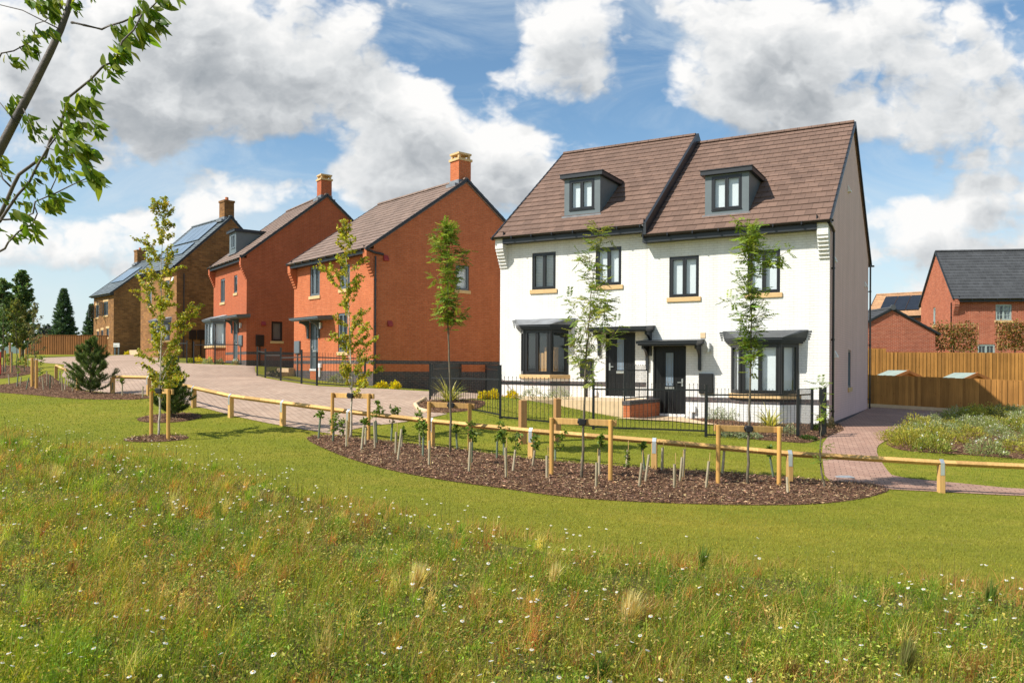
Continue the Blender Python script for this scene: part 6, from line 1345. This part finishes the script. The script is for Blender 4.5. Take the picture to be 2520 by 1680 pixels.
# round leafy clumps
NC = 700; q0 = sample_persp(wM, NC, 1.0); e0 = edge_dist(q0, wM[:18]); q0 = q0[e0 > .6]; NC = len(q0); m = RNG.integers(30, 110, NC); idx = np.repeat(np.arange(NC), m); n = len(idx); rr_ = RNG.uniform(.05, .16, NC)
d = unit(RNG.normal(size=(n, 3)) * [1, 1, .8]); d[:, 2] = np.abs(d[:, 2]); cc = tints([(.14,.23,.025),(.20,.30,.03),(.30,.34,.05),(.44,.40,.10),(.17,.27,.06)], NC, .28, .08)
P3 = np.column_stack([q0[idx], Gn(q0[:, 0], q0[:, 1])[idx]]) + d * (rr_[idx] * RNG.uniform(.5, 1.05, n))[:, None] * [1, 1, .95]; D = unit(d + RNG.normal(0, .6, (n, 3))); L = RNG.uniform(.012, .034, n)
acc.add(*leaves(P3, D, side_of(D), L, L * .45, cc[idx] * np.exp(RNG.normal(0, .15, (n, 1)))))
# dry brown seed heads and thatch in drifts
N3 = 34000; q = sample_persp(wM, N3, 1.2); a = wav(q[:, 0], q[:, 1], 8, 2.2); q = q[a > .05]; n = len(q); z = Gn(q[:, 0], q[:, 1])
acc.add(*blades(q, z, RNG.uniform(.05, .2, n), RNG.uniform(.003, .007, n), RNG.uniform(.3, 1.3, n), tints([(.50,.26,.07),(.60,.40,.14),(.38,.17,.05)], n, .25, .08)))
# fine-leaved tufts: many blades from one crown
NT_ = 1500; q0 = sample_persp(wM, NT_, .9); e0 = edge_dist(q0, wM[:18]); q0 = q0[e0 > .45]; NT_ = len(q0); m = RNG.integers(14, 52, NT_); idx = np.repeat(np.arange(NT_), m); n = len(idx)
tc_ = tints([(.22,.33,.022),(.15,.28,.022),(.36,.35,.045),(.56,.44,.15),(.48,.22,.06),(.28,.35,.04)], NT_, .3, .08); th = np.clip(RNG.gamma(6, .029, NT_), .07, .32) * np.clip(.4 + e0[e0 > .45] * .5, .4, 1)
q = q0[idx] + RNG.normal(0, .022, (n, 2)); z = Gn(q[:, 0], q[:, 1]); acc.add(*blades(q, z, th[idx] * RNG.uniform(.55, 1.1, n), RNG.uniform(.002, .004, n) * np.maximum(1, q[:, 1] / 6), RNG.uniform(.1, .8, n), tc_[idx] * np.exp(RNG.normal(0, .16, (n, 1)))))
# tall flowering stems standing above, and tiny yellow heads
N4 = 2600; q = sample_persp(wM, N4, .7); n = len(q); z = Gn(q[:, 0], q[:, 1]); hh = RNG.uniform(.16, .38, n)
acc.add(*blades(q, z, hh, RNG.uniform(.003, .0045, n) * np.maximum(1, q[:, 1] / 7), RNG.uniform(0, .35, n), tints([(.11,.15,.03),(.2,.18,.06)], n, .2)))
N5 = 5200; q = sample_persp(wM, N5, 1.0); a = wav(q[:, 0], q[:, 1], 14, 1.5); q = q[a > -.4]; n = len(q); z = Gn(q[:, 0], q[:, 1]) + RNG.uniform(.1, .24, n); D = unit(RNG.normal(size=(n, 3)) * [1, 1, .3])
acc.add(*leaves(np.column_stack([q, z]), D, side_of(D), RNG.uniform(.008, .016, n), RNG.uniform(.008, .014, n), tints([(.55,.38,.03),(.5,.36,.05),(.42,.30,.10)], n, .2)))
o = acc.build('meadow_grass', M['grass']); tag(o, 'rough wildflower meadow grass and herbs filling the foreground', 'meadow', kind='stuff')
# mown lawn
acc = Acc(); LW = [(-9, 8), (9, 8), (17, 25), (-22, 25)]
N6 = 330000; q = sample_persp([(-9, 6.5), (10, 6.5), (19, 27), (-21, 27)], N6, 1.6); bad = inside(wM, q[:, 0], q[:, 1]) & (edge_dist(q, wM[:18]) > 1.0 + .4 * wav(q[:, 0], q[:, 1], 43, 2.0))
for pl in [wDRIVE, chaikin(wPATH, 1), tpoly] + BEDS: bad |= inside(pl, q[:, 0], q[:, 1])
q = q[~bad]; n = len(q); z = Gn(q[:, 0], q[:, 1]); a1 = wav(q[:, 0], q[:, 1], 21, .7); a2 = wav(q[:, 0] * .35, q[:, 1] * 1.6, 22, 2.2)
near = np.clip((17 - q[:, 1]) / 5, 0, 1)[:, None]
c = np.array([(.205,.245,.03)]) * (1 - near) + np.array([(.285,.275,.036)]) * near
c = c * np.exp(RNG.normal(0, .22, (n, 1))) * np.exp(.17 * a1[:, None] * np.array([[1.2, .5, .6]])) * np.exp(.10 * a2)[:, None]; dry = RNG.random(n) < .05 + .35 * np.clip(wav(q[:, 0], q[:, 1], 23, 1.1) - .75, 0, 1); c[dry] = tints([(.30,.25,.09)], int(dry.sum()), .2)
acc.add(*blades(q, z - .003, RNG.uniform(.018, .042, n), RNG.uniform(.004, .007, n) * np.maximum(1, q[:, 1] / 9), RNG.uniform(.2, 1.0, n), c, 2))
o = acc.build('lawn_grass', M['grass']); tag(o, 'short mown yellow-green lawn grass round the beds', 'lawn', kind='stuff')
# tussocks of pale grass that stand out
def tussock(u, v, hpx, cols, label, seed, n=130, spread=.35):
    r = np.random.default_rng(seed); p = ground(u, v); h = hpx / FPX * p.y; a = r.uniform(0, 6.28, n); s_ = np.abs(r.normal(0, spread, n)); d = unit(np.column_stack([np.cos(a) * s_ + .12, np.sin(a) * s_, np.ones(n)])); L = h * r.uniform(.6, 1.1, n); rows = []; sdv = unit(np.column_stack([-np.sin(a), np.cos(a), np.zeros(n)])); B = np.column_stack([np.cos(a), np.sin(a), 0 * a]) * r.uniform(0, .035, (n, 1))
    for k in range(4):
        t = k / 4; m = B + d * (L * t)[:, None] + np.array([.25, 0, -.22]) * (L * t * t * s_ * 1.6)[:, None]; w = .0034 * (1 - .6 * t); rows += [m - sdv * w, m + sdv * w]
    tip = B + d * L[:, None] + np.array([.25, 0, -.22]) * (L * s_ * 1.6)[:, None]; V = np.stack(rows + [tip], 1); tri = []
    for k in range(3): b = 2 * k; tri += [(b, b + 1, b + 3), (b, b + 3, b + 2)]
    tri.append((6, 7, 8)); F = (np.arange(n)[:, None, None] * 9 + np.array(tri)[None]).reshape(-1, 3)
    o = np_mesh('grass_tussock', V.reshape(-1, 3), F, M['grass'], None, np.repeat(tints(cols, n, .2, .05, r), 9, 0)); o.location = p; tag(o, label, 'grass tuft', 'tall grass tufts in the meadow')
ST = [(.72,.58,.26),(.80,.66,.34),(.55,.46,.18)]; GR = [(.11,.19,.03),(.16,.22,.04)]
tussock(1545, 1545, 98, ST, 'tall straw coloured grass tuft, biggest one near the meadow foreground', 1, 260); tussock(1021, 1462, 88, ST, 'straw coloured upright grass tuft left of the big one', 2, 170, .2); tussock(1361, 1440, 66, ST, 'smaller straw coloured grass tuft behind the big one', 3, 80, .25)
tussock(132, 1195, 60, ST, 'straw coloured grass tuft at the far left of the meadow', 4, 70, .25); tussock(2432, 1500, 82, GR, 'bright green upright grass tuft at the right of the meadow', 5, 110, .16); tussock(1725, 1400, 70, GR, 'green upright grass tuft on the meadow edge before the bark bed', 6, 80, .2); tussock(1475, 1680, 75, GR, 'green grass tuft cut by the bottom edge of the view', 7, 120, .3); tussock(2225, 1665, 110, [(.2,.22,.06),(.3,.27,.1)], 'tall green and straw grass tuft low at the right', 8, 150, .22); tussock(1940, 1670, 60, [(.35,.2,.07),(.28,.16,.05)], 'reddish dry grass tuft low in the meadow, right of centre', 9, 120, .35); tussock(175, 1420, 50, [(.3,.16,.06),(.36,.22,.08)], 'reddish dry grass tuft on the left of the meadow', 10, 120, .4)
# oxeye daisies: the nearest three hundred as flowers of their own, the rest as one mass
def daisy_geo(tilt, seed, r=.0125, h=.22):
    rg = random.Random(seed); V, F, MI = [], [], []; n = 11; c = Vector((0, 0, h)); Rm = Matrix.Rotation(tilt, 3, 'X'); V += [(0, 0, 0), (.0018, 0, 0), (.0018, 0, h - .001), (0, 0, h - .001)]; F.append((0, 1, 2, 3)); MI.append(2)
    for i in range(n):
        a = 6.283 * i / n; b0 = len(V); w = .16; rr = r * rg.uniform(.9, 1.08)
        for (q, aa, zz) in ((.25, a - w, 0), (.25, a + w, 0), (1, a + w * .8, -.002), (1.02, a - w * .8, -.002)): V.append(tuple(c + Rm @ Vector((math.cos(aa) * rr * q, math.sin(aa) * rr * q, zz))))
        F.append((b0, b0 + 1, b0 + 2, b0 + 3)); MI.append(0)
    b0 = len(V)
    for i in range(6): a = 6.283 * i / 6; V.append(tuple(c + Rm @ Vector((math.cos(a) * r * .34, math.sin(a) * r * .34, .0025))))
    F.append(tuple(range(b0, b0 + 6))); MI.append(1); return V, F, MI
GREEN = plain('flower_stem', (.10, .15, .03), .7); DM = []
for s in range(6):
    V, F, MI = daisy_geo(RNG.uniform(.02, .5), s); me = bpy.data.meshes.new('daisy'); me.from_pydata(V, [], F)
    for m in (M['petal'], M['yolk'], GREEN): me.materials.append(m)
    me.polygons.foreach_set('material_index', MI); me.update(); DM.append(me)
q = sample_persp(wM, 950, .6); w_ = wav(q[:, 0], q[:, 1], 31, 1.3); q = q[np.argsort(-w_ + RNG.normal(0, .9, len(q)))][:680]; q = q[np.argsort(q[:, 1])]
vis = np.abs(q[:, 0]) < q[:, 1] * .64; q = q[vis]
for j, p in enumerate(q[:300]):
    o = bpy.data.objects.new('oxeye_daisy', DM[j % 6]); COL.objects.link(o); o.location = (p[0], p[1], G(*p) - .01); sc = RNG.uniform(.75, 1.15); o.scale = (sc, sc, sc * RNG.uniform(.75, 1.35)); o.rotation_euler = (0, 0, RNG.uniform(0, 6.28)); tag(o, 'white oxeye daisy with a yellow centre standing in the meadow grass', 'flower', 'oxeye daisies in the meadow')
mb = MB()
for j, p in enumerate(q[300:]):
    me = DM[j % 6]; b0 = len(mb.v); g = G(*p); mb.v += [(v.co.x + p[0], v.co.y + p[1], v.co.z + g) for v in me.vertices]
    for f in me.polygons: mb.f.append(tuple(b0 + k for k in f.vertices)); mb.m.append(f.material_index)
o = mb.build('oxeye_daisies', [M['petal'], M['yolk'], GREEN], recalc=False); tag(o, 'smaller white daisies thinly spread over the far meadow edge', 'flower', kind='stuff')

for o in scene.objects:
    l = o.get('label')
    if l and len(l.replace('-', ' ').split()) > 16: print('LONG', o.name, l)

# ================================================================== sky and sun
SUN_EL, SUN_TRAVEL = R(46.5), R(25)          # light travels towards this heading (from +X anticlockwise)
sd = Vector((math.cos(SUN_TRAVEL) * math.cos(SUN_EL), math.sin(SUN_TRAVEL) * math.cos(SUN_EL), -math.sin(SUN_EL)))
sl = bpy.data.lights.new('sun', 'SUN'); so = bpy.data.objects.new('sun', sl); COL.objects.link(so)
sl.energy = 5.0; sl.angle = R(.53); sl.color = (1, .945, .86)
so.rotation_euler = sd.to_track_quat('-Z', 'Y').to_euler(); so.location = (-30, -10, 60)
world = bpy.data.worlds.new("World"); scene.world = world; world.use_nodes = True
k = NT(world); nt = world.node_tree; bg = nt.nodes['Background']
sky = k.n('ShaderNodeTexSky', sky_type='NISHITA', sun_disc=False)
sky.sun_elevation = SUN_EL; sky.sun_rotation = math.atan2(-sd.x, -sd.y); sky.air_density = 1.0; sky.dust_density = .6; sky.ozone_density = 1.2
tc = k.n('ShaderNodeTexCoord'); sp = k.n('ShaderNodeSeparateXYZ'); k.l(tc.outputs['Generated'], sp.inputs[0])
ay = k.math('MAXIMUM', k.math('ABSOLUTE', sp.outputs[1]), .12)
P0 = k.n('ShaderNodeCombineXYZ'); k.l(k.math('DIVIDE', sp.outputs[0], ay), P0.inputs[0]); k.l(k.math('DIVIDE', sp.outputs[2], ay), P0.inputs[1])
# big shapes: (u, v, ru, rv, weight) in photo units, turned into directions
BL = [(330,120,560,220,.85),(700,250,360,120,.75),(950,300,190,75,.7),(1060,260,90,70,.4),(150,350,320,90,.5),(60,200,220,90,.4),(860,60,150,80,.3),(620,90,300,140,.2),
      (1390,60,170,120,.95),(1450,180,140,75,.7),(1290,200,90,50,.45),(1860,90,300,120,.8),(1720,200,230,80,.55),(2200,170,480,170,.8),(2450,320,260,70,.5),(2050,290,280,60,.45),(2380,520,340,60,.75),(2430,430,190,45,.6),(2300,625,330,40,.7),(2300,720,380,40,.6),
      (540,490,150,65,1.3),(1250,390,190,95,1.6),(930,440,170,75,1.3),(1080,480,280,60,.9),(1340,430,170,90,1.2),(230,570,380,50,.6),(180,650,460,40,.6),
      (1150,110,120,140,-.85),(980,120,120,80,-.5),(1590,160,65,140,-1.0),(2200,430,140,60,-.8),(470,385,90,50,-.35),(760,385,90,45,-.4),(1560,310,200,50,-.6),(1020,60,90,90,-.35),(260,470,120,35,-.25),(700,560,220,50,-.5),(330,470,130,35,-.6),(720,400,110,40,-.8)]
def blobs(P):
    tot = None
    for (u, v, ru, rv, w) in BL:
        s1 = k.n('ShaderNodeVectorMath', operation='SUBTRACT'); k.l(P, s1.inputs[0]); s1.inputs[1].default_value = ((u - CU) / FPX, (CV - v) / FPX, 0)
        s2 = k.n('ShaderNodeVectorMath', operation='MULTIPLY'); k.l(s1.outputs[0], s2.inputs[0]); s2.inputs[1].default_value = (FPX / ru, FPX / rv, 0)
        s3 = k.n('ShaderNodeVectorMath', operation='DOT_PRODUCT'); k.l(s2.outputs[0], s3.inputs[0]); k.l(s2.outputs[0], s3.inputs[1])
        e = k.math('EXPONENT', k.math('MULTIPLY', s3.outputs['Value'], -1.0))
        tot = k.math('MULTIPLY_ADD', e, w, tot if tot is not None else 0.0)
    return k.math('MULTIPLY', k.math('TANH', tot), .68)
def n2(vec, scale, detail, rough, dist=0.0):
    nd = k.n('ShaderNodeTexNoise', noise_dimensions='2D', inp={'Scale': scale, 'Detail': detail, 'Roughness': rough, 'Distortion': dist}); k.l(vec, nd.inputs['Vector']); return nd
def puffs(P):
    mp = k.n('ShaderNodeMapping', inp={'Scale': (1.0, 1.35, 1), 'Location': (3.1, .7, 0)}); k.l(P, mp.inputs[0])
    nz = n2(mp.outputs[0], 3.6, 8, .58).outputs['Fac']
    vo = k.n('ShaderNodeTexVoronoi', voronoi_dimensions='2D', feature='F1', inp={'Scale': 13, 'Detail': 3, 'Roughness': .5})
    wb = k.n('ShaderNodeVectorMath', operation='MULTIPLY_ADD'); k.l(n2(mp.outputs[0], 9, 4, .6).outputs['Color'], wb.inputs[0]); wb.inputs[1].default_value = (.10, .10, 0); k.l(mp.outputs[0], wb.inputs[2]); k.l(wb.outputs[0], vo.inputs['Vector'])
    return k.math('ADD', k.math('MULTIPLY', k.math('SUBTRACT', nz, .5), PN), k.math('MULTIPLY', k.math('SUBTRACT', .42, vo.outputs['Distance']), PV))
PN, PV = 1.4, .36
def shift(dx, dy):
    o = k.n('ShaderNodeVectorMath', operation='ADD'); k.l(P0.outputs[0], o.inputs[0]); o.inputs[1].default_value = (dx, dy, 0); return o.outputs[0]
b0 = blobs(P0.outputs[0]); p0 = puffs(P0.outputs[0]); f0 = k.math('ADD', b0, p0)
b1 = blobs(shift(-.02, .055)); p1 = puffs(shift(-.016, .034))
dens = k.n('ShaderNodeMapRange', interpolation_type='SMOOTHSTEP', inp={1: .02, 2: .34}); k.l(f0, dens.inputs[0])
big = k.math('MULTIPLY', k.math('SUBTRACT', b0, b1), 1.15)          # tops and sun side of the heaps are bright, their bellies grey
fine = k.math('MULTIPLY', k.math('SUBTRACT', p0, p1), 1.05)
thin = k.n('ShaderNodeMapRange', interpolation_type='SMOOTHSTEP', inp={1: .10, 2: .75, 3: .34, 4: -.08}); k.l(f0, thin.inputs[0])
lit = k.math('ADD', k.math('ADD', k.math('ADD', .37, big), fine), thin.outputs[0], clamp=True)
ccol = k.ramp(lit, [(0.0, (.25, .275, .30)), (.3, (.37, .39, .41)), (.6, (.55, .565, .575)), (.95, (.745, .74, .73))])
# thin high cirrus and the pale band over the horizon
mpc = k.n('ShaderNodeMapping', inp={'Scale': (1.2, 3.6, 1), 'Rotation': (0, 0, R(-24))}); k.l(P0.outputs[0], mpc.inputs[0])
ci = k.n('ShaderNodeMapRange', interpolation_type='SMOOTHSTEP', inp={1: .38, 2: .80, 4: .6}); k.l(n2(mpc.outputs[0], 3.0, 8, .62, .6).outputs['Fac'], ci.inputs[0])
hz = k.n('ShaderNodeMapRange', interpolation_type='SMOOTHSTEP', inp={1: .0, 2: .30, 3: .7, 4: .0}); k.l(sp.outputs[2], hz.inputs[0])
SKYK = .105
sk = k.n('ShaderNodeVectorMath', operation='SCALE', inp={'Scale': SKYK}); k.l(sky.outputs[0], sk.inputs[0])
c = k.mix(1.0, sk.outputs[0], (.86, 1.04, 1.08), 'MULTIPLY'); c = k.mix(ci.outputs[0], c, (.52, .59, .64)); c = k.mix(hz.outputs[0], c, (.60, .655, .68)); c = k.mix(dens.outputs[0], c, ccol)
k.l(c, bg.inputs['Color']); bg.inputs['Strength'].default_value = 1.0
world.cycles.sampling_method = 'MANUAL'; world.cycles.sample_map_resolution = 512
scene.view_settings.view_transform = 'Standard'; scene.view_settings.look = 'None'; scene.view_settings.exposure = 0.42; scene.view_settings.gamma = 1.0
scene.cycles.use_denoising = True; scene.cycles.max_bounces = 8; scene.cycles.transparent_max_bounces = 12
